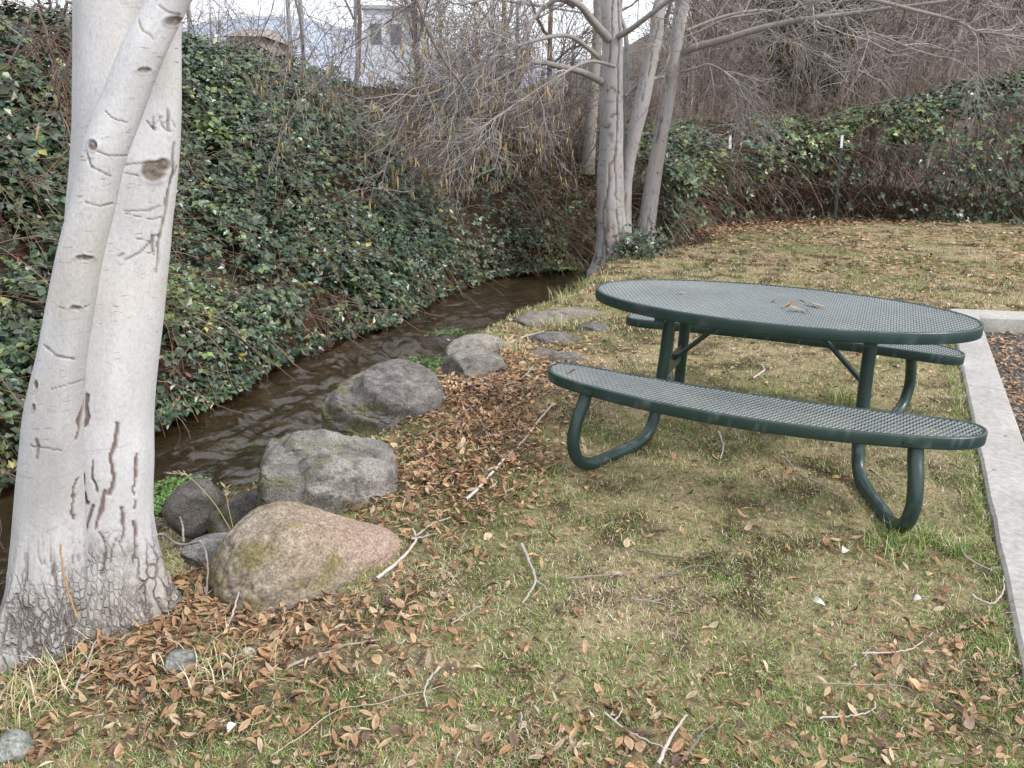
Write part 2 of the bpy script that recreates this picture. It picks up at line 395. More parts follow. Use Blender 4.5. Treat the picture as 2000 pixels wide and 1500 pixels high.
# ------------------------------------------------------------------ picnic table
TX, TY, TYAW = 1.3029, 3.8757, -.4362
table = bpy.data.objects.new('picnic_table', None); COL.objects.link(table)
table.location = (TX, TY, 0); table.rotation_euler = (0, 0, TYAW)
tag(table, 'dark green oval metal picnic table with mesh top and two attached curved benches', 'picnic table')
GREEN = np.array([.020, .046, .040]); GSHEEN = np.array([.19, .212, .215])  # mesh coating is green too; sky sheen is painted in as a paler colour
def expanded_metal(inside, box, z, name, parent, sw=.0235, lw=.046):
    """diamond lattice of flat strands, long way across the table"""
    u0, u1, v0, v1 = box
    nu, nv = int((u1-u0)/sw)+2, int((v1-v0)/(lw/2))+2
    A, B = [], []
    for j in range(nv):
        for i in range(nu):
            x = u0+i*sw+(sw/2 if j % 2 else 0); y = v0+j*lw/2
            for dx in (-sw/2, sw/2):
                A.append((x, y)); B.append((x+dx, y+lw/2))
    A, B = np.array(A), np.array(B); Mi = (A+B)/2
    ia, ib = inside(A), inside(B); k = ia | ib; A, B, ia, ib = A[k], B[k], ia[k], ib[k]
    lo = np.where(ia[:, None], A, B); hi = np.where(ia[:, None], B, A); need = ~(ia & ib)
    a_, b_ = lo.copy(), hi.copy()
    for _ in range(7):
        m_ = (a_+b_)/2; im = inside(m_)[:, None]; a_ = np.where(im, m_, a_); b_ = np.where(im, b_, m_)
    sw_ = (need & ~ia)[:, None]; A, B = np.where(sw_, a_, np.where((need & ia)[:, None], lo, A)), np.where(sw_, lo, np.where((need & ia)[:, None], a_, B))
    k = np.hypot(*(B-A).T) > .004; A, B = A[k], B[k]
    d = unit(B-A); nrm = np.stack([-d[:, 1], d[:, 0]], -1); hw = .0022
    sgn = np.sign(d[:, 0])[:, None]
    zt = .0018*sgn[:, 0]
    def v(p, s, dz): return np.c_[p+nrm*hw*s, np.full(len(p), z)+dz]
    V = np.stack([v(A-d*.002, -1, -.0046), v(A-d*.002, -1, -zt), v(A-d*.002, 1, zt), v(A-d*.002, 1, -.0046),
                  v(B+d*.002, -1, -.0046), v(B+d*.002, -1, -zt), v(B+d*.002, 1, zt), v(B+d*.002, 1, -.0046)], 1)
    q = np.array([(1, 2, 6, 5), (0, 1, 5, 4), (2, 3, 7, 6), (3, 0, 4, 7)])
    F = (q[None]+(np.arange(len(A))*8)[:, None, None]).reshape(-1, 4)
    C = np.repeat(GSHEEN[None]*(.85+.3*vnoise(np.c_[A, A[:, :1]*0], 6, 41)[:, None]), 8, 0)
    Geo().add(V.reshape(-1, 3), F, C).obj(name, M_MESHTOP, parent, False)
def rim(loop, z0, z1, th, name, parent, closed=True):
    """rolled edge band following a closed outline"""
    n = len(loop); tg = np.roll(loop, -1, 0)-np.roll(loop, 1, 0); tg = unit(tg); nr = np.stack([tg[:, 1], -tg[:, 0]], -1)
    b = .006
    prof = [(-th, z0), (-.002, z0), (0, z0+b), (0, z1-b), (-.002, z1-.0015), (-b, z1), (-th, z1-.001)]
    V = np.stack([np.c_[loop+nr*o, np.full(n, zz)] for o, zz in prof], 1); m = len(prof)
    i = np.arange(n)[:, None]*m; i2 = ((np.arange(n)+1) % n)[:, None]*m; j = np.arange(m)[None]; k = (j+1) % m
    F = np.stack([i+j, i2+j, i2+k, i+k], -1).reshape(-1, 4)
    Vf = V.reshape(-1, 3)
    wear = np.maximum(sstep(.58, .78, fbm(Vf*np.array([1, 1, 3]), 11, 51, 4))*.4, .6*sstep(.80, .86, vnoise(Vf, 70, 52)))[:, None]
    C = GREEN*(1-wear)+np.array([.12, .15, .145])*wear
    return Geo().add(Vf, F, C).obj(name, M_PAINT, parent, True)
TA, TB = .9246, .4918
th = np.linspace(0, 2*np.pi, 160, endpoint=False)
rim(np.stack([TA*np.cos(th), TB*np.sin(th)], -1), .708, .762, .016, 'tabletop_rim', table)
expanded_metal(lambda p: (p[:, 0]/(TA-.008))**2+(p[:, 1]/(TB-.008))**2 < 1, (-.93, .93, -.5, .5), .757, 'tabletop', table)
def seat_outline(sgn, inset=0.):
    u = np.sin(np.linspace(-np.pi/2, np.pi/2, 161))
    hwf = np.sqrt(np.clip(1-np.abs(u)**16, 0, 1))
    uu = u*(.94-inset)
    cen = -(.772-.13*(u*.94/.9)**2); hw = (.172-.052*(np.abs(u)*.94/.9)**2-inset)*hwf
    lo = np.stack([uu, cen-hw], -1); hi = np.stack([uu, cen+hw], -1)[::-1][1:-1]
    L = np.concatenate([lo, hi]); L[:, 1] *= sgn
    return L if sgn > 0 else L[::-1]
def even(loop, n):
    q = np.concatenate([loop, loop[:1]]); s = np.r_[0, np.cumsum(np.hypot(*np.diff(q, axis=0).T))]
    t = np.linspace(0, s[-1], n, endpoint=False)
    return np.stack([np.interp(t, s, q[:, 0]), np.interp(t, s, q[:, 1])], -1)
def seat_inside(sgn):
    def f(p):
        u = p[:, 0]/.94; k = np.abs(u) < .985
        cen = -(.772-.13*(u*.94/.9)**2)*sgn; hw = (.172-.052*(np.abs(u)*.94/.9)**2-.008)*np.sqrt(np.clip(1-np.abs(u)**16, 0, 1))
        return k & (np.abs(p[:, 1]-cen) < hw)
    return f
for sgn in (1, -1):
    loop = even(seat_outline(sgn), 260)
    rim(loop, .412, .464, .015, 'seat_rim', table)
    v0, v1 = (-.96, -.5) if sgn > 0 else (.5, .96)
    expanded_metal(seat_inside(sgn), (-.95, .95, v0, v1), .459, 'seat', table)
legp = [(.47, -.19, .706), (.475, -.20, .5), (.485, -.225, .28), (.495, -.26, .13), (.515, -.32, .055), (.55, -.42, .033), (.62, -.62, .03), (.665, -.745, .036), (.70, -.83, .085), (.715, -.865, .18), (.708, -.845, .28), (.695, -.80, .36), (.688, -.775, .424)]
for su in (1, -1):
    for sv in (1, -1):
        p = resample(np.array(legp)*np.array([su, sv, 1]), 60)
        p[:, 2] = np.where(p[:, 2] > .405, p[:, 2]+.0, p[:, 2]); V, F, C = tubes(p[None], np.full((1, 60), .030), 20, GREEN[None])
        wear = (sstep(.6, .78, fbm(V, 30, 55, 3))*sstep(.3, .02, V[:, 2])*.6)[:, None]
        C = C*(1-wear)+np.array([.16, .18, .18])*wear
        Geo().add(V, F, C).obj('leg', M_PAINT, table)
        # weld line down the inside of each upright
for su in (1, -1):
    # plate that joins the two uprights of each end and the channel under the top
    for nm, box in (('cross_plate', (su*.478-.004, su*.478+.004, -.19, .19, .34, .44)), ('top_channel', (su*.47-.025, su*.47+.025, -.40, .40, .685, .7075))):
        a = np.array([[box[i], box[2+j], box[4+k]] for i in (0, 1) for j in (0, 1) for k in (0, 1)])
        q = [(0, 1, 3, 2), (4, 6, 7, 5), (0, 4, 5, 1), (2, 3, 7, 6), (0, 2, 6, 4), (1, 5, 7, 3)]
        Geo().add(a, q, GREEN).obj(nm, M_PAINT, table, False)
    V, F, C = tubes(resample(np.array([(su*.475, 0, .40), (su*.33, 0, .54), (su*.16, 0, .705)]), 8)[None], .0135, 10, GREEN[None])
    Geo().add(V, F, C).obj('brace', M_PAINT, table)
    for sv in (1, -1):
        a0 = np.array([(su*.66-.02, sv*-.64, .425), (su*.66+.02, sv*-.64, .425), (su*.66+.02, sv*-.86, .425), (su*.66-.02, sv*-.86, .425)])
        a = np.concatenate([a0, a0+np.array([0, 0, .015])])
        Geo().add(a, [(0, 1, 2, 3), (7, 6, 5, 4), (0, 4, 5, 1), (1, 5, 6, 2), (2, 6, 7, 3), (3, 7, 4, 0)], GREEN).obj('seat_bracket', M_PAINT, table, False)
bolts = Geo()
bpy.context.view_layer.update()

# ------------------------------------------------------------------ near pale tree with two stems
def stem(ctrl, nr, ns, nscale=3.5, namp=.03, lobes=None, vis=None):
    """ctrl rows: x, y, z, radius -> vertices (nr,ns,3), with angle and centre arrays"""
    if vis:      # most rings where the stem can be seen
        big_ = resample(ctrl, 6000); k_ = int(6000*vis/len(ctrl)); idx = np.unique(np.r_[np.linspace(0, k_, int(nr*.93)).astype(int), np.linspace(k_, 5999, int(nr*.07)).astype(int)]); c = big_[idx]; nr = len(c)
    else: c = resample(ctrl, nr)
    P = c[:, :3]; R = c[:, 3]
    T = unit(np.gradient(P, axis=0)); U = unit(np.cross(T, np.array([0, 1., 0]))); U = unit(U); W = np.cross(U, T)
    a = np.linspace(0, 2*np.pi, ns, endpoint=False)
    if vis: a = a-.55*np.sin(a-math.radians(-82))
    dirs = U[:, None]*np.cos(a)[None, :, None]+W[:, None]*np.sin(a)[None, :, None]
    rr = R[:, None]*np.ones(ns)
    V0 = P[:, None]+dirs*rr[..., None]
    n = fbm(V0.reshape(-1, 3), nscale, 61, 3).reshape(nr, ns)-.5
    rr = rr*(1+2*namp*n)
    if lobes is not None: rr = rr+lobes(dirs, V0)
    V = P[:, None]+dirs*rr[..., None]
    i = np.arange(nr-1)[:, None]*ns; j = np.arange(ns)[None]; k = (j+1) % ns
    F = np.stack([i+j, i+k, i+ns+k, i+ns+j], -1).reshape(-1, 4)
    return V, F, dirs, R
def pxring(px, py, w, Y):
    p = atY(px, py, Y); d = (p-CAMO)@FW
    return [*p, w/FPX*d/2]
def bark(V, dirs, seed, base=(.56, .56, .575), lent=1.):
    f = V.reshape(-1, 3); ang = np.arctan2(dirs[..., 1], dirs[..., 0]).ravel()
    st = np.stack([np.cos(ang)*.9, np.sin(ang)*.9, f[:, 2]*2.2], -1)
    C = np.array(base)*(.84+.34*fbm(st, 1.6, seed, 4))[:, None]*(.95+.1*fbm(np.stack([np.cos(ang)*7, np.sin(ang)*7, f[:, 2]*.8], -1), 1.3, seed+1, 3))[:, None]
    warm = fbm(f, 3, seed+3, 3)[:, None]
    C = C*(1-.25*sstep(.5, .7, warm)*np.array([.15, .3, .55]))*1.
    # thin horizontal lenticels, dashes of uneven length
    q = np.stack([np.cos(ang)*9, np.sin(ang)*9, f[:, 2]*95], -1)
    d1 = sstep(.80, .88, vnoise(q, 1., seed+5)); q = np.stack([np.cos(ang)*18, np.sin(ang)*18, f[:, 2]*210], -1); d1 = np.maximum(d1, .8*sstep(.80, .88, vnoise(q, 1., seed+15))*sstep(.35, .6, fbm(f, 4, seed+16, 2)))
    q = np.stack([np.cos(ang)*1.1, np.sin(ang)*1.1, f[:, 2]*70], -1)
    d2 = sstep(.86, .9, vnoise(q, 1., seed+6))
    return C*(1-.5*lent*d1[:, None])*(1-.16*lent*d2[:, None]), d1+d2
def seg_mask(S, pts, w):
    """distance of the projected points S to a stroke, as a 0..1 mask"""
    m = np.zeros(len(S))
    for (a, b) in zip(pts[:-1], pts[1:]):
        a, b = np.array(a, float), np.array(b, float); ab = b-a
        t = np.clip(((S-a)@ab)/(ab@ab+1e-9), 0, 1)
        d = np.hypot(*(S-(a+t[:, None]*ab)).T); m = np.maximum(m, 1-sstep(w*.5, w, d))
    return m
NEAR = empty('pale_barked_tree', (-1.4, 2.25, 0), label='big pale grey-white tree with two crossing stems and a flared furrowed base beside the boulders', cat='tree')
A_c = [pxring(*r) for r in [(190, 1290, 215, 2.28), (195, 1150, 200, 2.29), (203, 1000, 172, 2.30), (208, 900, 168, 2.31), (208, 800, 170, 2.33), (213, 700, 176, 2.35), (221, 600, 182, 2.37), (229, 500, 186, 2.39), (237, 400, 188, 2.40), (247, 300, 191, 2.41), (251, 200, 193, 2.42), (251, 80, 192, 2.43), (250, -60, 190, 2.44), (240, -250, 180, 2.45), (200, -700, 160, 2.5)]]
A_c += [[-1.75, 2.7, 4.6, .10], [-1.6, 3.0, 6.2, .06], [-1.7, 3.2, 7.6, .02]]
B_c = [pxring(*r) for r in [(95, 1300, 150, 2.14), (98, 1150, 140, 2.12), (98, 1000, 122, 2.10), (100, 900, 110, 2.06), (107, 800, 104, 2.03), (121, 700, 88, 2.0), (138, 600, 84, 1.99), (156, 500, 80, 1.985), (181, 400, 79, 1.985), (203, 300, 80, 1.99), (237, 210, 79, 2.01), (278, 105, 76, 2.03), (331, 0, 70, 2.06), (392, -110, 68, 2.06), (540, -360, 60, 2.1)]]
B_c += [[-.35, 2.3, 3.6, .065], [.1, 2.8, 5.2, .04], [.3, 3.2, 6.6, .015]]
def flare(cx, cy, roots, hz):
    def f(dirs, V0):
        z = V0[..., 2]; a = np.arctan2(dirs[..., 1], dirs[..., 0])
        e = 0
        for (ra, amt, wd) in roots:
            da = (a-ra+np.pi) % (2*np.pi)-np.pi
            e = e+amt*np.exp(-(da/wd)**2)*np.exp(-np.clip(z+.05, 0, None)/hz)
        fur = (fbm(np.stack([np.cos(a)*3.2, np.sin(a)*3.2, z*2], -1).reshape(-1, 3), 1.6, 66, 3).reshape(z.shape)-.5)
        return e+fur*.04*sstep(.5, .05, z)
    return f
R_ = math.radians
VA, FA, dA, _ = stem(A_c, 540, 150, vis=13, lobes=flare(0, 0, [(R_(8), .16, .35), (R_(-75), .05, .5), (R_(-25), .05, .3), (R_(140), .10, .5)], .13))
VB, FB, dB, _ = stem(B_c, 540, 116, vis=13.5, lobes=flare(0, 0, [(R_(-115), .16, .45), (R_(-60), .08, .35), (R_(180), .07, .5)], .14))
SCARS_A = [(300, 335, 26, 22), (318, 322, 16, 14)]
STROKES_A = [  # the carved letters and slashes in the bark
    ([(288, 236), (302, 253)], 2.2), ([(299, 229), (302, 253)], 3.4), ([(302, 243), (311, 234)], 1.4), ([(313, 229), (316, 243), (323, 254)], 2.2), ([(311, 231), (317, 229)], 2), ([(319, 243), (330, 236)], 1.3), ([(329, 216), (329, 257)], 3.2), ([(325, 258), (333, 258)], 1.3), ([(336, 233), (343, 248)], 1.3),
    ([(265, 464), (293, 470)], 1.4), ([(298, 460), (299, 491)], 4), ([(246, 506), (270, 495), (293, 473)], 2.4), ([(302, 461), (313, 459), (306, 482)], 1.5), ([(287, 494), (303, 497)], 1.2),
    ([(341, 280), (336, 340), (325, 400), (312, 470), (305, 530)], 3.2), ([(345, 325), (330, 365), (318, 405)], 1.8), ([(232, 500), (240, 495)], 3),
    ([(245, 322), (280, 319), (318, 314)], 1.8), ([(240, 412), (290, 410), (315, 402)], 1.4), ([(245, 417), (300, 428), (318, 424)], 1), ([(232, 337), (270, 344)], .9)]
FISS_SHADE_A = [([(226, 828), (224, 860), (218, 900), (222, 935), (214, 965)], 5), ([(269, 885), (267, 920), (262, 955), (266, 990)], 4.5), ([(184, 898), (181, 935), (188, 960)], 4.5), ([(205, 960), (196, 990), (186, 1030)], 5), ([(238, 990), (243, 1030), (236, 1060)], 4), ([(262, 1020), (268, 1070), (262, 1100)], 4), ([(170, 770), (166, 790), (172, 815), (163, 830)], 6), ([(196, 1040), (206, 1080), (198, 1120)], 4), ([(165, 930), (158, 952), (165, 980)], 5), ([(176, 990), (168, 1030)], 4), ([(226, 1055), (215, 1100)], 4)]  # bark fissures, plus the crotch shade painted as one dark stroke
SCARS_B = [(181, 284, 10, 11), (165, 503, 20, 6), (148, 601, 13, 5), (283, 137, 16, 6), (340, 42, 22, 10), (70, 752, 5, 9), (66, 795, 4, 8)]
STROKES_B = [([(170, 300), (178, 325), (215, 345)], 2.4), ([(205, 215), (222, 232), (250, 240)], 1.4), ([(185, 295), (215, 303), (247, 304)], 1.5), ([(167, 395), (195, 403), (219, 398)], 1.6), ([(270, 40), (276, 56), (300, 75)], 2), ([(310, 12), (330, 26), (352, 30)], 2.2), ([(85, 675), (110, 695), (145, 700)], 2.4), ([(70, 858), (76, 872), (72, 893)], 4), ([(110, 600), (150, 606), (176, 596)], 1.2), ([(60, 870), (120, 880)], 1.6), ([(100, 760), (165, 742)], 1.2)]
FUR = []
def furrow(o, vals):
    at = o.data.attributes.new('furrow', 'FLOAT', 'POINT'); at.data.foreach_set('value', vals.astype(np.float32)); return o
def paint(V, dirs, seed, scars, strokes, fiss_shade):
    C, d = bark(V, dirs, seed, lent=.25)
    f = V.reshape(-1, 3); S = proj(f); dd = dirs.reshape(-1, 3)
    front = sstep(-.05, -.3, (dd*unit(f-CAMO)).sum(1))
    S2 = S[:, :2]+(np.stack([fbm(f, 18, 71, 3), fbm(f, 18, 72, 3)], -1)-.5)*5
    push = np.zeros(len(f))
    for (x, y, a, b) in scars:
        e = ((S2[:, 0]-x)/a)**2+((S2[:, 1]-y)/b)**2
        m = (1-sstep(.5, 1.15, e))*front
        ring = np.exp(-((np.sqrt(e)-1.05)/.2)**2)*front
        tone = np.array([.17, .14, .115])*(.5+1.1*vnoise(f*np.array([1, 1, 2.5]), 120, 73)[:, None])
        C = C*(1-m[:, None]*.93)+tone*m[:, None]*.93
        push += .002*ring-.006*m*(vnoise(f, 90, 74)); C = C*(1-.3*(ring*sstep(.3, .7, vnoise(f, 30, 79)))[:, None])
    for pts, w in strokes:
        m = seg_mask(S2, pts, w*1.1)*front*(.55+.6*vnoise(f, 40, 77))
        m = np.clip(m, 0, 1)
        C = C*(1-.85*m[:, None])+np.array([.11, .085, .07])*.85*m[:, None]; push -= .003*m
    for pts, w in fiss_shade:
        m = seg_mask(S2+(np.stack([fbm(f, 22, 75, 3), fbm(f, 22, 76, 3)], -1)-.5)*16, pts, w*(.35+1.2*vnoise(f*np.array([1, 1, .6]), 22, 78)))*front
        C = C*(1-.85*m[:, None])+np.array([.115, .062, .045])*.85*m[:, None]; push -= .006*m
    # furrowed grey bark towards the roots
    z = f[:, 2]; a = np.arctan2(dd[:, 1], dd[:, 0])
    edge = fbm(f, 5, seed+8, 3)
    low = sstep(.42, .04, z+.55*(edge-.5))
    q = np.stack([np.cos(a)*9, np.sin(a)*9, z*16], -1)
    cr = np.abs(fbm(q, .8, seed+9, 3)-.5); crack = 1-sstep(.008, .04, cr)
    q2 = np.stack([np.cos(a)*17, np.sin(a)*17, z*42], -1); cr2 = 1-sstep(.015, .06, np.abs(fbm(q2, .8, seed+10, 2)-.5))
    crack = np.maximum(crack, .75*cr2)
    plate = np.array([.31, .285, .265])*(.45+1.0*vnoise(q2, 1., seed+11)[:, None])
    C = C*(1-low[:, None]*.35)+plate*low[:, None]*.35
    q3 = np.stack([np.cos(a)*5.5, np.sin(a)*5.5, z*3.4], -1)+(fbm(f, 12, seed+20, 3)[:, None]-.5)*1.3
    f3 = (1-sstep(.006, .028, np.abs(fbm(q3, 1., seed+21, 2)-.5)))*sstep(.5, .25, z)*sstep(.46, .62, fbm(f, 3.5, seed+22, 2))
    C = C*(1-.8*f3[:, None])+np.array([.13, .075, .055])*.8*f3[:, None]; push -= .006*f3
    C = C*(1-.4*(crack*low)[:, None])+np.array([.06, .043, .036])*.4*(crack*low)[:, None]
    push += low*(.004*vnoise(q2, 1., seed+12)-.004*crack)
    FUR.append(np.clip(low, 0, 1)); return C, (f+dd*push[:, None])
CA, VA2 = paint(VA, dA, 80, SCARS_A, STROKES_A, FISS_SHADE_A)
CB, VB2 = paint(VB, dB, 90, SCARS_B, STROKES_B, [([(166, 740), (168, 780), (160, 815), (150, 860)], 6), ([(150, 940), (140, 985), (150, 1010)], 4)])  # first stroke paints the shade in the crotch, second is a fissure
rt = np.array([atY(*q) for q in [(128, 1080, 2.22), (108, 1150, 2.15), (78, 1232, 2.12), (44, 1305, 2.04), (0, 1372, 1.95), (-62, 1435, 1.87), (-150, 1490, 1.82)]]); rt = np.c_[rt, [.08, .088, .084, .074, .062, .046, .03]]
VR, FR, dR, _ = stem(rt, 160, 90, 6., .08)
CR, VR2 = paint(VR, dR, 97, [], [], []); VR2 = VR.reshape(-1, 3)*.8+VR2*.2; CR = CR*.92
furrow(child(Geo().add(VR2, FR, CR), 'root', M_TRUNK, NEAR), FUR[2]*.3)
furrow(child(Geo().add(VA2, FA, CA), 'trunk', M_TRUNK, NEAR), FUR[0])
furrow(child(Geo().add(VB2, FB, CB), 'leaning_stem', M_TRUNK, NEAR), FUR[1])

TW_GREY = [(.27, .235, .215), (.20, .17, .155), (.34, .30, .28)]
TW_BROWN = [(.16, .10, .075), (.20, .14, .105), (.115, .075, .06)]
def tw(g, P, r0, r1, sides, r, cols=TW_GREY):
    Mn, N, _ = P.shape
    g.add(*tubes(P, taper(Mn, N, r0, r1, r), sides, pick(r, Mn, cols)))
def catkins(g, pts, r, n, L=.055, rad=.0042):
    i = r.integers(0, len(pts), n); p = pts[i]+r.normal(size=(n, 3))*.012
    d = unit(np.array([0, 0, -1.])+r.normal(size=(n, 3))*.18)
    ll = L*(.6+.8*r.random((n, 1)))
    P = np.stack([p, p+d*ll*.33, p+d*ll*.66, p+d*ll], 1)
    R = np.array([.35, 1, 1, .3])[None]*rad*(.8+.4*r.random((n, 1)))
    g.add(*tubes(P, R, 4, pick(r, n, [(.32, .235, .125), (.37, .285, .16), (.25, .17, .095)])))
def pxline(pts, n, jit=0):
    P = np.array([atY(*p) for p in pts]); return resample(P, n)
# hanging boughs of the near tree: they arch over from its crown and hang into view
r = np.random.default_rng(101)
def bough(start, pts, r0, r1, nm, parent, tw_n=(9, 7), L=(.5, .28), sides=8, cat=0, bias=(0, 0, -.25), cols=TW_GREY):
    P = np.array([atY(*p) for p in pts])
    P = resample(np.concatenate([np.array(start, float).reshape(-1, 3), P]), 30)
    g = Geo(); g.add(*tubes(P[None], np.linspace(r0, r1, 30)[None]*(1+.12*np.sin(np.arange(30)*2.1))[None], sides, np.array([[.17, .145, .13]])))
    vis = P[None, 10:]
    b1 = grow(vis, tw_n[0], L[0], .8, bias, .22, 7, .05, r); tw(g, b1, max(r1*.8, .003), .0018, 4, r, cols)
    b2 = grow(b1, tw_n[1], L[1], .7, bias, .25, 5, .2, r); tw(g, b2, .0022, .0012, 3, r, cols)
    if cat: catkins(g, np.concatenate([b2[:, -1], b1[:, -1]]), r, cat, .07, .006)
    return child(g, nm, M_TWIG, parent)
# left of the trunk, in front of the bank (about 3.5 m away)
top = [(-1.7, 2.65, 4.2), (-2.2, 3.2, 3.6)]
bough(top, [(78, -60, 3.6), (66, 10, 3.6), (45, 70, 3.55), (20, 120, 3.5), (-15, 165, 3.5)], .008, .0025, 'bough', NEAR, (5, 4), (.35, .2), cols=TW_BROWN)
bough(top, [(60, -40, 3.7), (75, 20, 3.7), (92, 65, 3.7), (95, 105, 3.7), (110, 140, 3.7), (122, 160, 3.7)], .008, .002, 'bough', NEAR, (6, 4), (.3, .2), cat=6, cols=TW_BROWN)
bough(top, [(134, -50, 3.4), (132, 0, 3.4), (126, 30, 3.4), (140, 80, 3.4), (136, 110, 3.4), (115, 170, 3.4), (116, 205, 3.4), (128, 250, 3.4), (135, 305, 3.4)], .008, .0025, 'bough', NEAR, (6, 4), (.25, .2), cols=TW_BROWN)
bough([(.1, 2.8, 5.2), (-.2, 4.5, 4.6)], [(795, -90, 6.6), (815, 0, 6.6), (840, 70, 6.6), (875, 130, 6.6), (903, 168, 6.6), (926, 219, 6.6)], .02, .006, 'bough', NEAR, (10, 5), (.55, .3), cat=10)
bough([(.1, 2.8, 5.2), (-.8, 4.8, 4.8)], [(560, -90, 7.2), (575, -10, 7.2), (588, 50, 7.2), (592, 100, 7.2), (585, 160, 7.2), (560, 215, 7.2)], .014, .004, 'bough', NEAR, (16, 7), (.75, .35), cat=60)
bough([(.1, 2.8, 5.2), (-.6, 4.8, 4.9)], [(1000, -160, 7.4), (900, -60, 7.4), (800, 10, 7.4), (720, 70, 7.4), (640, 115, 7.4)], .014, .004, 'bough', NEAR, (16, 7), (.7, .35), cat=50)

# ------------------------------------------------------------------ mid tree: four stems by the bend of the stream
MID = empty('multi_stemmed_tree', (1.25, 10.75, -.2), label='grey tree with several stems splitting near the ground at the bend of the stream', cat='tree')
def px_stem(rows, up, nr, nsg, seed, cracks, name, parent, base=(.37, .35, .35)):
    ctrl = [pxring(*q) for q in rows]+up
    def lob(d, V0):
        z = V0[..., 2]; a = np.arctan2(d[..., 1], d[..., 0])
        return .06*np.exp(-np.clip(z+.25, 0, None)/.16)*(1+.6*np.cos(3*a+seed))
    V, F, d, _ = stem(ctrl, nr, nsg, 3., .05, lob)
    C, _m = bark(V, d, seed, base, 1.)
    f = V.reshape(-1, 3); S = proj(f)[:, :2]; dd = d.reshape(-1, 3)
    front = sstep(-.05, -.3, (dd*unit(f-CAMO)).sum(1)); push = np.zeros(len(f))
    S = S+(np.stack([fbm(f, 5, 71, 3), fbm(f, 5, 72, 3)], -1)-.5)*8
    for pts, w in cracks:
        m = seg_mask(S, pts, w*1.15)*front
        C = C*(1-.7*m[:, None])+np.array([.045, .035, .03])*.8*m[:, None]; push -= .01*m
    a = np.arctan2(dd[:, 1], dd[:, 0])
    q = np.stack([np.cos(a)*6, np.sin(a)*6, f[:, 2]*2.6], -1)
    low = sstep(1.1, .0, f[:, 2]); cr = (1-sstep(.01, .05, np.abs(fbm(q, .9, seed+4, 3)-.5)))*low
    C = C*(1-.7*cr[:, None])+np.array([.06, .045, .04])*.7*cr[:, None]; push -= .012*cr
    sp = sstep(.8, .86, vnoise(f*np.array([1, 1, 1.6]), 13, seed+7))
    C = C*(1-.3*sp[:, None])
    return child(Geo().add(f+dd*push[:, None], F, C), name, M_BARK, parent)
px_stem([(1203, 560, 92, 10.6), (1201, 520, 80, 10.6), (1197, 470, 64, 10.6), (1193, 420, 55, 10.6), (1192, 350, 51, 10.6), (1194, 270, 47, 10.6), (1195, 180, 43, 10.6), (1196, 80, 40, 10.6), (1192, -20, 38, 10.6)], [[1.15, 10.7, 4.2, .11], [1.0, 10.8, 6.5, .06], [1.0, 10.9, 8.5, .02]], 240, 56, 110,
        [([(1196, 0), (1193, 90), (1190, 130)], 1.6), ([(1208, 0), (1209, 100), (1205, 200), (1203, 300), (1194, 320)], 2.2), ([(1190, 320), (1186, 380), (1178, 410), (1180, 470), (1192, 510)], 2), ([(1200, 300), (1202, 390)], 1.5), ([(1205, 410), (1212, 480), (1208, 515)], 2.2), ([(1198, 440), (1204, 500)], 1.8), ([(1186, 178), (1194, 172), (1202, 178)], 2), ([(1180, 248), (1188, 246)], 3), ([(1192, 228), (1202, 222)], 3)], 'trunk', MID)
px_stem([(1216, 500, 40, 10.75), (1218, 440, 30, 10.75), (1224, 350, 23, 10.75), (1237, 270, 27, 10.75), (1251, 210, 31, 10.75), (1266, 140, 29, 10.75), (1281, 70, 27, 10.75), (1293, 0, 26, 10.75)], [[2.2, 11, 4.2, .08], [2.7, 11.2, 6.5, .03]], 160, 36, 120, [([(1222, 380), (1216, 440)], 1.5), ([(1255, 200), (1272, 110), (1286, 40)], 1.3)], 'stem', MID)
px_stem([(1256, 500, 46, 11.1), (1262, 450, 34, 11.1), (1276, 350, 31, 11.1), (1290, 270, 28, 11.1), (1303, 205, 26, 11.1), (1317, 105, 26, 11.1), (1333, 0, 27, 11.1), (1345, -80, 26, 11.1)], [[2.75, 11.2, 4.6, .09], [3.2, 11.5, 7, .03]], 160, 36, 130, [([(1303, 60), (1300, 120)], 1.2), ([(1282, 280), (1292, 230)], 1.5)], 'stem', MID)
px_stem([(1214, 300, 10, 10.9), (1219, 200, 10, 10.9), (1225, 120, 10, 10.9), (1221, 60, 9, 10.9), (1213, 0, 8, 10.9)], [[1.5, 11, 4.4, .02], [1.5, 11, 5.4, .01]], 60, 14, 140, [], 'stem', MID)
r = np.random.default_rng(202)
TW_PALE = [(.33, .30, .29), (.25, .22, .21), (.41, .38, .37)]
def limb(pts, w0, w1, Lr=(.7, .38, .2), k=(10, 6, 4), bias=(0, 0, -.06), cat=0, nm='limb', cols=TW_PALE, parent=MID, n=24, r1=.0035):
    P = pxline(pts, n); d = (P-CAMO)@FW
    rad = np.linspace(w0, w1, n)/FPX*d/2
    g = Geo(); g.add(*tubes(P[None], rad[None], 8, np.array([[.29, .265, .255]])))
    b1 = grow(P[None], k[0], Lr[0], .8, bias, .16, 8, .3, r); tw(g, b1, .007, .003, 4, r, cols)
    b2 = grow(b1, k[1], Lr[1], .7, bias, .2, 6, .15, r); tw(g, b2, r1, .0022, 3, r, cols)
    b3 = grow(b2, k[2], Lr[2], .7, bias, .22, 4, .2, r); tw(g, b3, .0028, .0018, 3, r, cols)
    if cat: catkins(g, np.concatenate([b3[:, -1], b2[:, -1]]), r, cat, .095, .008)
    return child(g, nm, M_TWIG, parent)
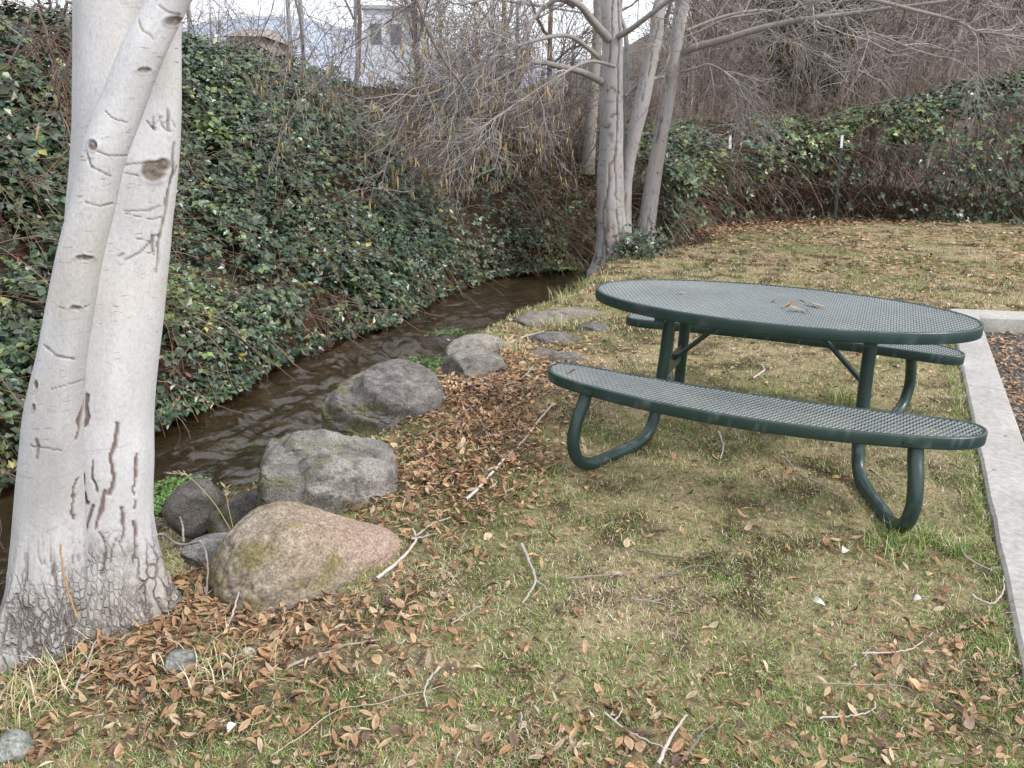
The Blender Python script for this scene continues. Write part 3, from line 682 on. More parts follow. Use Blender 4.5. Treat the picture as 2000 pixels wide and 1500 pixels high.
limb([(1176, 160, 10.55), (1137, 141, 10.4), (1085, 128, 10.2), (1050, 122, 10.0), (1000, 140, 9.8), (950, 168, 9.6), (890, 195, 9.4)], 15, 3, (1.0, .5, .25), (20, 7, 4), (-.12, 0, -.14), 220)
limb([(1178, 120, 10.55), (1148, 94, 10.4), (1110, 70, 10.1), (1060, 75, 9.8), (1000, 95, 9.6), (930, 130, 9.4), (860, 175, 9.2), (800, 190, 9.0)], 11, 2.5, (.9, .5, .25), (20, 7, 4), (-.1, 0, -.16), 160)
limb([(1188, 76, 10.5), (1155, 38, 10.3), (1127, 7, 10.1), (1060, -20, 9.9), (980, -10, 9.7), (900, 10, 9.5)], 18, 4, (1.0, .5, .28), (20, 7, 4), (-.08, 0, -.16), 60)
limb([(1122, 12, 10.2), (1085, 0, 10.1), (1040, 40, 10.0), (1020, 90, 9.8), (1005, 160, 9.7), (1015, 235, 9.7), (1050, 262, 9.7)], 9, 2, (.5, .35, .2), (12, 6, 3), (-.08, 0, -.1), 60)
limb([(1200, 130, 10.4), (1150, 120, 9.9), (1090, 150, 9.5), (1020, 195, 9.2), (960, 235, 9.0), (930, 260, 8.9)], 7, 2, (.7, .4, .22), (16, 7, 4), (-.1, 0, -.12), 150)
limb([(1221, 188, 10.8), (1246, 165, 10.85), (1270, 156, 10.9), (1297, 149, 11.05)], 8, 7, (.35, .2, .12), (3, 3, 2))
limb([(1200, 75, 10.6), (1225, 62, 10.3), (1255, 40, 10.1), (1300, 5, 9.9), (1345, -30, 9.8)], 12, 9, (.8, .4, .25), (8, 6, 4), (0, 0, -.1), 20)
limb([(1333, 105, 11.1), (1349, 95, 11.0), (1422, 75, 10.6), (1480, 57, 10.4), (1545, 42, 10.2), (1600, 34, 10.0), (1650, 28, 9.9), (1737, 16, 9.7), (1850, 2, 9.5)], 16, 6, (.9, .5, .3), (18, 7, 4), (.05, 0, -.08), 40)
limb([(1680, -6, 9.7), (1740, 8, 9.6), (1790, 21, 9.5), (1860, 38, 9.4), (1890, 52, 9.4), (1912, 63, 9.4), (1940, 65, 9.4), (1990, 75, 9.3), (2050, 95, 9.3)], 8, 3, (.8, .45, .25), (16, 7, 4), (.04, 0, -.1), 30)
limb([(1330, 76, 11.1), (1370, 60, 11), (1415, 38, 10.9), (1470, 28, 10.8), (1560, 12, 10.7)], 6, 2.5, (.7, .4, .25), (12, 6, 4), (.05, 0, -.05))
limb([(1330, 140, 11.05), (1360, 133, 10.9), (1387, 126, 10.8), (1430, 150, 10.7), (1470, 185, 10.6)], 6, 2, (.7, .45, .25), (12, 7, 4), (.05, 0, -.14), 20)
limb([(1340, 60, 11.1), (1420, 30, 11.2), (1500, 20, 11.3), (1560, 40, 11.3), (1640, 20, 11.4), (1660, 60, 11.4), (1710, 65, 11.4), (1780, 95, 11.4), (1830, 110, 11.4)], 6, 2.5, (.9, .5, .28), (16, 7, 4), (.05, 0, -.1))
# the crown above the frame
up = np.array([[[1.15, 10.7, 4.2], [1.0, 10.8, 6.5], [1.0, 10.9, 8.5]], [[2.2, 11, 4.2], [2.5, 11.1, 5.4], [2.7, 11.2, 6.5]], [[2.75, 11.2, 4.6], [3.0, 11.3, 5.8], [3.2, 11.5, 7]]])
g = Geo(); b1 = grow(up, 9, 1.9, .8, (0, 0, .12), .15, 8, .05, r); tw(g, b1, .028, .008, 5, r, TW_PALE)
b2 = grow(b1, 9, .8, .7, (0, 0, -.02), .18, 6, .15, r); tw(g, b2, .008, .003, 4, r, TW_PALE); b3 = grow(b2, 6, .4, .7, (0, 0, -.08), .2, 4, .15, r); tw(g, b3, .003, .002, 3, r, TW_PALE)
child(g, 'crown', M_TWIG, MID)
# slim pale tree behind it, in the brambles
p0 = atY(1150, 300, 13.0)
SLIM = empty('slim_tree', tuple(atY(1150, 330, 13.0)), label='slim pale trunk rising from the brambles just behind the multi-stemmed tree', cat='tree')
px_stem([(1149, 340, 27, 13.0), (1152, 270, 25, 13.0), (1157, 200, 23, 13.0), (1163, 120, 21, 13.0), (1169, 40, 19, 13.0), (1173, -30, 17, 13.0)], [[1.6, 13.1, 4.8, .05], [1.7, 13.2, 6.2, .02]], 100, 24, 150, [], 'trunk', SLIM, (.33, .31, .29))
g = Geo(); P = np.array([[[1.5, 13, 2.6], [1.55, 13, 3.6], [1.7, 13.2, 6.2]]]); b1 = grow(P, 12, 1.3, .9, (0, 0, .1), .18, 7, .1, r); tw(g, b1, .014, .005, 4, r, TW_GREY)
b2 = grow(b1, 9, .6, .7, (0, 0, -.05), .2, 5, .1, r); tw(g, b2, .004, .0025, 3, r, TW_GREY); child(g, 'crown', M_TWIG, SLIM)

# ------------------------------------------------------------------ boulders and stones
def ico(n):
    import bmesh
    bm = bmesh.new(); bmesh.ops.create_icosphere(bm, subdivisions=n, radius=1)
    V = np.array([v.co[:] for v in bm.verts]); F = np.array([[v.index for v in f.verts] for f in bm.faces]); bm.free(); return V, F
ICO = {n: ico(n) for n in (3, 4, 6)}
def rock(name, loc, dims, rz, seed, label, cols, n=6, cuts=7, rough=.10, tilt=(0, 0), fn=None, group=None, moss=None, tuck=.35, pink=None, terr=0):
    r = np.random.default_rng(seed); V, F = ICO[n]; V = V.copy()
    for k in range(cuts):           # flat faces
        d = unit(r.normal(size=3)*np.array([1, 1, .8])); o = .62+.25*r.random()
        s = V@d; over = np.clip(s-o, 0, None); V -= d*over[:, None]*.97
    if fn is not None: V = fn(V)
    if terr:
        d = unit(np.array([.3, -.25, .9])); t_ = V@d*terr+.5*(fbm(V, 1.5, seed+31, 2)-.5); fr_ = t_-np.floor(t_); V = V+d*((sstep(.38, .62, fr_)-fr_)*.6/terr)[:, None]
    nr = unit(V)
    V = V*(1+rough*1.6*(fbm(V, 1.6, seed, 4)-.5))[:, None]
    rid = np.abs(fbm(V*np.array([1, 1, 1.8]), 3.2, seed+21, 4)-.5); V = V+nr*((fbm(V, 8, seed+2, 4)-.5)*rough*.75-rough*.55*(1-sstep(0, .06, rid)))[:, None]
    base = np.asarray(cols[0])
    t1 = sstep(.4, .62, fbm(V, 1.7, seed+3, 4))[:, None]; t2 = sstep(.52, .66, fbm(V, 3.1, seed+5, 4))[:, None]
    C = base*(1-t1)+np.asarray(cols[1])*t1; C = C*(1-.75*t2)+np.asarray(cols[2])*.75*t2
    C = C*(.72+.56*vnoise(V, 26, seed+6)[:, None])
    vein = (1-sstep(.01, .04, np.abs(fbm(V*np.array([1, 1, 2.2]), 1.5, seed+7, 3)-.5)))[:, None]
    C = C*(1-.35*vein)
    if pink is not None:
        mp = (sstep(-.1, .8, V[:, 0]+.4*V[:, 2])*sstep(.25, .55, fbm(V, 1.4, seed+12, 3)+.1))[:, None]; C = C*(1-.75*mp)+np.array(pink)*(.8+.4*vnoise(V, 18, seed+13)[:, None])*.75*mp
    if moss is not None:
        mm = (sstep(.5, .66, fbm(V, 3.4, seed+9, 5)+.13*(-V[:, 0]-V[:, 2]))*.7)[:, None]
        C = C*(1-mm)+np.array(moss)*(.6+.8*vnoise(V, 20, seed+10)[:, None])*mm
    V = V*np.array(dims)/2
    o = Geo().add(V, F, C).obj(name, M_ROCK, label=label, cat='boulder' if max(dims) > .4 else 'stone', group=group)
    o.location = loc; o.rotation_euler = (tilt[0], tilt[1], rz)
    return o
ROCKS = []
def put_rock(name, x, y, dims, rz, seed, label, cols, sink=.3, zc=None, **kw):
    z = float(H(x, y)[0])+dims[2]*(.5-sink) if zc is None else zc
    ROCKS.append((x, y, dims[0]*.5, dims[1]*.5, rz)); return rock(name, (x, y, z), dims, rz, seed, label, cols, **kw)
GREY = [(.25, .235, .215), (.33, .31, .285), (.17, .16, .145)]
TAN = [(.31, .255, .195), (.37, .32, .265), (.26, .215, .155)]
DARK = [(.12, .11, .10), (.17, .155, .14), (.08, .075, .068)]
def pnorm(V, p): return V/((np.abs(V)**p).sum(1, keepdims=True)**(1/p))
def egg(V):
    V = pnorm(V, 2.6); k = sstep(-.5, 1.0, V[:, 0]); V[:, 2] *= 1-.60*k; V[:, 1] *= 1-.38*k; V[:, 2] += .10*(1-k); V[:, 0] += .12*V[:, 2]*(1-k); return V
put_rock('boulder', -.74, 2.58, (.72, .50, .48), R_(37), 301, 'smooth tan rounded boulder with a pinkish right end, nearest of the boulders', TAN, zc=-.01, fn=egg, cuts=3, rough=.06, moss=(.20, .175, .07), pink=(.38, .27, .22))
def block(V):
    V = pnorm(V, 6)*.92; k = V[:, 0]
    V[:, 2] = np.where(V[:, 2] > 0, V[:, 2]*(1-.30*sstep(-.5, 1, k))-.16*sstep(-.1, -.9, V[:, 1])*sstep(.2, .9, k), V[:, 2]); V[:, 1] *= 1-.15*k
    g_ = np.exp(-((V[:, 0]+.55+.2*V[:, 1])/.07)**2); V[:, 2] -= .12*g_*(V[:, 2] > 0); V[:, 1] += .10*g_*(V[:, 1] < 0); return V
put_rock('boulder', -.83, 3.30, (.66, .56, .54), R_(14), 302, 'blocky rough grey boulder with a steep front face behind the tan boulder', [(.19, .18, .168), (.265, .25, .23), (.12, .113, .105)], zc=-.06, fn=block, cuts=9, rough=.085, terr=3., moss=(.12, .125, .06))
def wedge(V):
    V = pnorm(V, 3); V[:, 2] = np.where(V[:, 2] > 0, V[:, 2]*np.interp(V[:, 0], [-1, -.3, .2, .65, 1], [.45, .85, 1.08, 1.0, .65])*(1-.2*np.abs(V[:, 1])), V[:, 2]); return V
put_rock('boulder', -.75, 4.42, (.74, .54, .60), R_(-4), 303, 'dark grey wedge shaped boulder at the water edge, farthest of the three big boulders', [(.165, .15, .145), (.215, .20, .19), (.11, .10, .095)], zc=-.065, fn=wedge, cuts=12, rough=.075, terr=2.2, moss=(.12, .125, .04))
put_rock('rock', -1.17, 3.17, (.40, .36, .40), .4, 304, 'dark damp rock between the tree and the blocky boulder', DARK, zc=-.17, cuts=8, rough=.12, n=4, moss=(.07, .09, .025))
put_rock('rock', -1.49, 3.38, (.32, .30, .28), 1.0, 305, 'small dark rock at the stream edge just right of the pale trunk', DARK, zc=-.19, cuts=6, n=4)
put_rock('rock', -1.13, 2.76, (.34, .24, .13), .3, 306, 'flat grey slab wedged between the trunk and the tan boulder', [(.22, .215, .21), (.28, .275, .265), (.16, .155, .15)], zc=-.05, cuts=8, rough=.08, n=4)
for i, (px, py, dims, rz, cols, lab) in enumerate([
    (925, 722, (.44, .36, .26), .2, GREY, 'rounded grey rock half buried in leaves beyond the dark wedge boulder'),
    (930, 684, (.50, .34, .22), .6, [(.36, .33, .29), (.42, .39, .35), (.28, .26, .23)], 'low pale rock at the grassy stream edge'),
    (1062, 622, (.60, .40, .22), .5, [(.34, .31, .27), (.40, .36, .31), (.25, .23, .2)], 'pale eroded rock ledge on the stream bank above the riffle'),
    (1120, 610, (.60, .36, .15), .1, [(.36, .32, .27), (.42, .38, .32), (.26, .24, .2)], 'flat pale rock in the bank edge nearest the oval tabletop'),
    (1160, 637, (.30, .24, .14), .3, GREY, 'small flat grey rock in the turf below the tabletop end'),
    (1085, 660, (.42, .28, .17), -.2, GREY, 'mossy grey rock set in the bank turf beside a pale twig'),
    (1105, 700, (.30, .22, .15), .4, GREY, 'small dark rock close behind the left end of the near bench'),
    (1060, 688, (.28, .2, .12), .1, GREY, 'low weathered rock among dry leaves left of the bench end')]):
    p = ground_at(px, py+4); put_rock('rock', p[0], p[1], dims, rz, 310+i, lab, np.array(cols)*(.75 if i < 2 else .6), .40 if i < 2 else .62, cuts=7, n=4, rough=.13)
for i, (px, py, s, cols, lab) in enumerate([
    (485, 1282, .066, [(.5, .47, .42), (.56, .53, .48), (.42, .39, .34)], 'small cream stone in the grass below the tan boulder'),
    (702, 1200, .036, [(.46, .40, .36), (.5, .44, .4), (.4, .35, .3)], 'pinkish pebble in the grass right of the tan boulder'),
    (25, 1470, .13, [(.25, .26, .24), (.32, .33, .3), (.18, .19, .17)], 'grey stone beside the root in the bottom left corner'),
    (352, 1302, .12, [(.2, .2, .2), (.26, .26, .255), (.15, .15, .15)], 'flat slate grey stone poking out of the leaves below the trunk')]):
    p = ground_at(px, py); put_rock('stone', p[0], p[1], (s, s*.75, s*.62), .4+i, 330+i, lab, cols, .3, cuts=6, n=3, rough=.1)

# ------------------------------------------------------------------ masks for scattering
def rock_mask(x, y, grow_=1.0):
    m = np.zeros(len(x), bool)
    for (cx, cy, a, b, rz) in ROCKS:
        dx, dy = x-cx, y-cy; u = dx*math.cos(rz)+dy*math.sin(rz); v = -dx*math.sin(rz)+dy*math.cos(rz)
        m |= (u/(a*grow_))**2+(v/(b*grow_))**2 < 1
    return m
def kerb_mask(x, y):
    P = np.stack([x, y], -1); a = (P-K0)@KN; b = (P-KC)@KFN
    k1 = (a > -.005) & (a < KW+.02) & (b > -.05); k2 = (b > -.03) & (b < .33) & (a > -.02)
    return k1 | k2
def lawn_mask(x, y):
    P = np.stack([x, y], -1); dr_, _ = sdist(P, REDGE); dl_, _ = sdist(P, LEDGE)
    return (-dr_ > .12) & (dl_ < 0) & ~in_bed(x, y) & ~kerb_mask(x, y) & ~rock_mask(x, y, .86), -dr_
def near_trunk(x, y): return np.hypot(x+1.33, (y-2.27)*1.1) < .19
def scatter(r, n, ymin, ymax, pad=.4, power=1.):
    """random ground points inside the camera's view wedge plus a margin, denser near"""
    t = r.random(n); y = ymin*(ymax/ymin)**(t**power)
    w = .72*y+pad
    return r.uniform(-1, 1, n)*w, y
# leaf litter density
def litter(x, y):
    d = np.zeros(len(x))
    for (cx, cy, sx, sy, rz, a) in [(-.25, 3.6, .38, .75, -.25, 1.), (-.25, 4.6, .40, .55, 0, 1.), (.05, 5.5, .45, .7, -.3, .9), (-.75, 2.1, .55, .28, .2, .95), (-1.0, 1.75, .45, .3, 0, .8), (.85, 1.75, .6, .35, .1, .55), (1.3, 1.95, .3, .6, -.3, .6), (1.35, 2.7, .3, .4, -.3, .45), (.25, 1.75, .35, .2, 0, .5), (-.45, 1.75, .3, .15, 0, .6), (.4, 6.6, .5, .9, -.4, .45), (.05, 3.0, .5, .3, 0, .25)]:
        dx, dy = x-cx, y-cy; u = dx*math.cos(rz)+dy*math.sin(rz); v = -dx*math.sin(rz)+dy*math.cos(rz)
        d = np.maximum(d, a*np.exp(-(u/sx)**2-(v/sy)**2))
    far = sstep(-1.6, -.1, sdist(np.stack([x, y], -1), LEDGE)[0])*sstep(11.5, 13, y+.15*x)
    d = np.maximum(d, .9*far)
    d = np.maximum(d, .13+.3*sstep(.55, .75, fbm(np.stack([x, y], -1), 2.2, 77, 3)))
    return d

# ------------------------------------------------------------------ grass
r = np.random.default_rng(401)
def blades(g, x, y, L, wid, lean, r, cols, bend=.5, tri=False):
    n = len(x); z = H(x, y)-.004
    az = r.uniform(0, 2*np.pi, n); d = np.stack([np.cos(az), np.sin(az), np.zeros(n)], -1)
    le = lean*(.4+1.2*r.random(n)); le = np.clip(le, 0, 1.5)
    p0 = np.stack([x, y, z], -1); up_ = np.array([0, 0, 1.])
    d1 = d*np.sin(le)[:, None]+up_*np.cos(le)[:, None]
    le2 = np.clip(le+bend*(.3+r.random(n)), 0, 1.9); d2 = d*np.sin(le2)[:, None]+up_*np.cos(le2)[:, None]
    p1 = p0+d1*(L*.55)[:, None]; p2 = p1+d2*(L*.5)[:, None]
    p2[:, 2] = np.maximum(p2[:, 2], z+.004)
    wv = np.stack([-np.sin(az), np.cos(az), np.zeros(n)], -1)*(wid*.5)[:, None]
    if tri:
        g.add(np.stack([p0-wv, p0+wv, p1+(p2-p1)*.6], 1).reshape(-1, 3), np.arange(n*3).reshape(-1, 3), np.repeat(cols, 3, 0)); return
    V = np.stack([p0-wv, p0+wv, p1-wv*.8, p1+wv*.8, p2], 1).reshape(-1, 3)
    b = np.arange(n)[:, None]*5
    g.add(V, np.concatenate([b+np.array([[0, 1, 3]]), b+np.array([[0, 3, 2]]), b+np.array([[2, 3, 4]])]), np.repeat(cols, 5, 0))
STRAW = np.array([(.62, .55, .36), (.53, .46, .28), (.42, .345, .205), (.70, .63, .46)]); GRN = np.array([(.20, .285, .07), (.15, .245, .055), (.27, .335, .10), (.115, .205, .055)])
def green_amt(x, y):
    P = np.stack([x, y], -1); g_ = fbm(P, 1.3, 91, 3)*.55+fbm(P, 5., 92, 3)*.45
    a = sstep(.40, .60, g_)
    for (cx, cy, s, k) in [(.9, 3.0, .9, .35), (1.5, 2.4, .6, .45), (1.35, 4.6, .7, .35), (.5, 3.2, .5, .3), (.45, 1.9, .5, .2), (1.9, 4.9, .6, .3)]:
        a = a+k*np.exp(-((x-cx)**2+(y-cy)**2)/s**2)
    for (cx, cy, s, k) in [(.35, 5.6, .9, .5), (-.05, 2.6, .45, .5), (.1, 2.05, .4, .25), (1.0, 6.5, 1.2, .35), (2.2, 9, 2.5, .25)]:
        a = a-k*np.exp(-((x-cx)**2+(y-cy)**2)/s**2)
    return np.clip(a+.16, .08, 1)
g = Geo()
for (n, y0, y1, L, wid) in [(110000, 1.45, 3.3, .030, .0022), (300000, 1.45, 3.3001, .027, .0023), (210000, 3.3, 6.2, .036, .0037), (130000, 6.2, 14.5, .052, .0065)]:
    x, y = scatter(r, n, y0, y1)
    ok, drr = lawn_mask(x, y); lit = litter(x, y)
    P = np.stack([x, y], -1); tuft = fbm(P, 14, 95, 2)
    keep = ok & ~near_trunk(x, y) & (r.random(n) < (1-.8*sstep(.45, 1, lit))*(.35+.9*sstep(.35, .6, tuft)))
    x, y = x[keep], y[keep]; n = len(x)
    if n == 0: continue
    ga = green_amt(x, y); ga = np.clip(ga+.4*sstep(.5, .6, fbm(np.stack([x, y], -1), .8, 99, 3))*sstep(5, 7, y), 0, 1); isg = r.random(n) < ga*np.where(y > 6, .66, .48)
    cols = np.where(isg[:, None], GRN[r.integers(0, 4, n)], STRAW[r.integers(0, 4, n)])*(1+.22*r.normal(size=(n, 1)))
    blades(g, x, y, L*(.5+r.random(n))*np.where(isg, 1.1, .95), wid*(.7+.6*r.random(n)), np.where(isg, .75, 1.15)*np.where(y > 6.2, .65, 1.), r, np.clip(cols, .01, .8), tri=y0 > 3 or y1 > 3.3 and y1 < 3.31)
# longer tufts: round the table feet, along the kerb, at the trunk and on the stream edge
def tuft_at(x0, y0, n, s, L, wid, gr, lean=.55):
    x = x0+r.normal(size=n)*s; y = y0+r.normal(size=n)*s
    ok = ~kerb_mask(x, y) & ~in_bed(x, y) & ~rock_mask(x, y, .75); x, y = x[ok], y[ok]; n = len(x)
    if n == 0: return
    isg = r.random(n) < gr
    cols = np.where(isg[:, None], GRN[r.integers(0, 4, n)], STRAW[r.integers(0, 4, n)])
    blades(g, x, y, L*(.5+r.random(n)), np.full(n, wid), np.full(n, lean), r, cols, .8)
p = ground_at(1765, 1060); 
for k in range(10): tuft_at(p[0]+r.normal()*.10, p[1]+r.normal()*.06, 60, .03, .075, .003, .8)
for s_ in np.arange(.0, 5.6, .09): q = K0+KU*s_-KN*(.03+.05*r.random()); tuft_at(q[0], q[1], 34, .03, .055, .003, .8)
for (px, py, n, L, gr) in [(60, 1370, 90, .13, .25), (130, 1330, 60, .11, .3), (20, 1420, 60, .12, .2), (430, 1300, 80, .10, .35), (390, 1330, 50, .09, .3), (840, 715, 200, .10, .9), (810, 735, 160, .09, .95), (870, 700, 200, .09, .9), (790, 745, 120, .08, .95), (1130, 570, 260, .16, .5), (1100, 590, 160, .14, .5), (1000, 690, 200, .12, .2), (960, 665, 140, .1, .8), (1080, 640, 160, .12, .3), (930, 900, 90, .07, .9), (480, 905, 90, .14, .9), (330, 1000, 120, .10, .9), (1760, 1090, 120, .09, .9), (500, 900, 80, .12, .9), (1500, 780, 160, .08, .9), (1640, 780, 160, .08, .9)]:
    p = ground_at(px, py); tuft_at(p[0], p[1], n, .06, L, .0035, gr)
g.obj('grass', M_GRASS, smooth=False, kind='stuff', label='short straw coloured and green winter grass of the lawn')

# a patch of small green weeds at the waterline and by the rocks
r = np.random.default_rng(411)
def leaflets(g, P, D, N, L, Wd, cols, tri4=True):
    """folded pointed leaflets: base P, axis D, face normal N"""
    n = len(P); D = unit(D); S = unit(np.cross(N, D)); Nn = np.cross(D, S)
    L = L[:, None]; Wd = Wd[:, None]
    tip = P+D*L-Nn*L*.12; mid = P+D*L*.45-Nn*Wd*.10
    if tri4 == 'hex':
        a_, b_ = P+D*L*.26-Nn*Wd*.05, P+D*L*.66-Nn*Wd*.05
        V = np.stack([P, a_-S*Wd*.46+Nn*Wd*.14, b_-S*Wd*.42+Nn*Wd*.12, tip, b_+S*Wd*.42+Nn*Wd*.12, a_+S*Wd*.46+Nn*Wd*.14], 1).reshape(-1, 3); b = np.arange(n)[:, None]*6
        g.add(V, np.concatenate([b+np.array([[0, 1, 2, 3]]), b+np.array([[0, 3, 4, 5]])]), np.repeat(cols, 6, 0)); return
    if not tri4:
        q_ = P+D*L*.45-Nn*Wd*.1
        V = np.stack([P, q_-S*Wd*.5+Nn*Wd*.16, tip, q_+S*Wd*.5+Nn*Wd*.16], 1).reshape(-1, 3); b = np.arange(n)[:, None]*4
        g.add(V, np.concatenate([b+np.array([[0, 1, 2]]), b+np.array([[0, 2, 3]])]), np.repeat(cols, 4, 0)); return
    lf = P+D*L*.42+S*Wd*.5+Nn*Wd*.06; rt = P+D*L*.42-S*Wd*.5+Nn*Wd*.06
    V = np.stack([P, rt, mid, tip, lf], 1).reshape(-1, 3); b = np.arange(n)[:, None]*5
    g.add(V, np.concatenate([b+np.array([[0, 1, 2]]), b+np.array([[1, 3, 2]]), b+np.array([[3, 4, 2]]), b+np.array([[4, 0, 2]])]), np.repeat(cols, 5, 0))
g = Geo()
for (px, py, n, s) in [(828, 722, 700, .09), (868, 702, 700, .10), (805, 745, 300, .05), (345, 985, 500, .08), (330, 1010, 300, .06), (880, 680, 300, .10)]:
    p = ground_at(px, py); q = p+r.normal(size=(n, 3))*np.array([s, s, .02]); q[:, 2] = H(q[:, 0], q[:, 1])+.02+.05*r.random(n); q[:, 2] = np.maximum(q[:, 2], WATER_Z+.02)
    leaflets(g, q, r.normal(size=(n, 3))*np.array([1, 1, .3]), unit(r.normal(size=(n, 3))*.5+np.array([0, -.3, 1])), .022*(.6+.8*r.random(n)), .018*(.6+.8*r.random(n)), pick(r, n, [(.10, .20, .045), (.075, .16, .04), (.14, .23, .06)]))
g.obj('weeds', M_LEAF, smooth=False, kind='stuff', label='bright green creeping weeds at the waterline beside the boulders')

# ------------------------------------------------------------------ brambles on the bank
def bramble(name, pts, nrm, r, label, leaf_n, cane_n, size, greenf, canes_only=None, cane_len=.8, depth=.30, cols=None):
    """pts(n) -> surface points and outward normals; leaves in compound clusters, arching canes"""
    g = Geo()
    # canes
    P0, N0 = pts(cane_n)
    hi_ = P0[:, 2] > WATER_Z+.22; P0, N0 = P0[hi_], N0[hi_]; cane_n = len(P0)
    d = unit(N0*.7+r.normal(size=P0.shape)*.8+np.array([.1, -.25, .1]))
    out_ = [P0+N0*(depth*(r.random((cane_n, 1))-.4))]; L = (cane_len*(.4+1.1*r.random((cane_n, 1))))
    for s_ in range(7):
        d = unit(d+np.array([0, -.02, -.16])+r.normal(size=d.shape)*.14); out_.append(out_[-1]+d*L/7); out_[-1][:, 2] = np.maximum(out_[-1][:, 2], WATER_Z+.05)
    CP = np.stack(out_, 1)
    g.add(*tubes(CP, taper(cane_n, 8, .0038, .0016, r), 3, pick(r, cane_n, [(.15, .075, .05), (.20, .115, .075), (.24, .17, .12), (.10, .055, .045), (.13, .14, .06)], [.3, .25, .2, .15, .1])))
    tw2 = grow(CP[::2], 3, .24, .8, (0, 0, -.05), .2, 4, .1, r)
    g.add(*tubes(tw2, taper(len(tw2), 4, .002, .001, r), 3, pick(r, len(tw2), [(.17, .095, .07), (.26, .19, .14), (.13, .08, .06)])))
    # compound leaves
    P0, N0 = pts(leaf_n)
    ga = greenf(P0); k = r.random(leaf_n) < ga; P0, N0 = P0[k], N0[k]; n = len(P0)
    P0 = P0+N0*(depth*(r.random((n, 1))**.7))*sstep(WATER_Z, WATER_Z+.5, P0[:, 2:3])
    face = unit(N0*.8+np.array([0, -.25, .75])+r.normal(size=P0.shape)*.42)
    ax = unit(np.cross(face, r.normal(size=P0.shape))+np.array([0, -.1, -.35])); ax = unit(ax-face*(ax*face).sum(1, keepdims=True))
    sd_ = np.cross(face, ax)
    sz = size*(.45+1.1*r.random(n)**1.4)*np.clip(.7+.5*vnoise(P0, 1.3, 131), .6, 1.3)
    base = pick(r, n, cols, None, .36)*(.72+.62*fbm(P0, 1.4, 137, 3))[:, None]
    pale = (r.random(n) < .004)[:, None]; base = np.where(pale, np.array([.42, .45, .38]), base)
    yel = (r.random(n) < .005)[:, None]; base = np.where(yel, np.array([.26, .25, .055]), base)
    fresh = sstep(.55, .7, fbm(P0, 1.0, 133, 3))[:, None]
    base = base*(1-.6*fresh)+base*np.array([1.7, 1.6, .8])*.6*fresh
    for off, sc in ((0., 1.), (.95, .86), (-.95, .86)) + (((1.9, .6), (-1.9, .6)) if size > .2 else ()):
        ok = np.ones(n, bool) if off == 0 else (r.random(n) < .93)
        dd = ax*math.cos(off)+sd_*math.sin(off)
        near_ = ok & (P0[:, 1] < 5.4); ok = ok & ~near_
        cj = (base*(1+.2*r.normal(size=(n, 1))).clip(.4, 2)); fj = unit(face+r.normal(size=face.shape)*.2)
        if near_.any(): leaflets(g, (P0+dd*sz[:, None]*.3)[near_], (dd+face*r.normal(size=(n, 1))*.22)[near_], fj[near_], (sz*sc*.95)[near_], (sz*sc*.66)[near_], cj[near_], tri4='hex')
        if ok.any(): leaflets(g, (P0+dd*sz[:, None]*.22)[ok], (dd+face*r.normal(size=(n, 1))*.22)[ok], unit(face+r.normal(size=face.shape)*.2)[ok], (sz*sc)[ok], (sz*sc*.72)[ok], (base*(1+.2*r.normal(size=(n, 1))).clip(.4, 2))[ok], tri4=False)
    # dead leaves caught in the tangle
    m = leaf_n//22; P1, N1 = pts(m)
    leaflets(g, P1+N1*depth*.6*r.random((m, 1)), r.normal(size=P1.shape), unit(N1+r.normal(size=P1.shape)*.6), .055*(.5+r.random(m)), .03*(.5+r.random(m)), pick(r, m, [(.28, .16, .08), (.20, .11, .06), (.36, .25, .15)]))
    return g.obj(name, M_LEAF, smooth=False, kind='stuff', label=label)
BR = [(.046, .080, .043), (.034, .062, .038), (.060, .100, .048), (.068, .095, .070), (.094, .128, .048)]
BRH = [(c_[0]*1.2, c_[1]*1.2, c_[2]*1.2) for c_ in BR]
def slope_pts(n, r, box, wfun):
    """points on the bank terrain; box in (edge parameter, distance from the water edge)"""
    o = []; got = 0
    while got < n:
        m = n*3
        t = r.uniform(box[0], box[1], m); i = np.clip(t.astype(int), 0, len(LEDGE)-2); f = (t-i)[:, None]
        seg = LEDGE[i+1]-LEDGE[i]
        keep0 = r.random(m) < np.hypot(*seg.T)/np.hypot(*(LEDGE[1:]-LEDGE[:-1]).T).clip(0, 3).max()
        e = LEDGE[i]+seg*f; nn = unit(np.stack([-seg[:, 1], seg[:, 0]], -1))
        d = r.uniform(box[2], box[3], m); q = (e+nn*d[:, None])[keep0]; d = d[keep0]
        q = q[r.random(len(q)) < wfun(q, d)]
        o.append(q); got += len(q)
    q = np.concatenate(o)[:n]; x, y = q.T
    z = H(x, y); e = .12
    N = unit(np.stack([-(H(x+e, y)-H(x-e, y))/(2*e), -(H(x, y+e)-H(x, y-e))/(2*e), np.ones(n)], -1))
    return np.stack([x, y, np.maximum(z, WATER_Z+.08)], -1), N
r = np.random.default_rng(501)
wf = lambda q, d: np.clip((5.5/np.maximum(q[:, 1], 3.6))**1.1, .25, 1)*np.where((q[:, 0] > -.66*q[:, 1]-1.2) & (q[:, 1] > 2.6), 1, 0)
def bank_green(P):
    n_ = fbm(P, .9, 141, 3)*.6+fbm(P, 3.2, 142, 2)*.4
    a = .22+.78*sstep(.40, .52, n_)
    S = proj(P); a = a*(1-.65*sstep(850, 1060, S[:, 0])*sstep(560, 380, S[:, 1]))      # the far end of the bank is mostly bare canes
    return a
bramble('bank_brambles', lambda n: slope_pts(n, r, (2.2, 11.5, -.04, 4.2), wf), None, r, 'dark green brambles with bare red-brown canes covering the steep far bank', 62000, 2200, .061, bank_green, cols=BR)
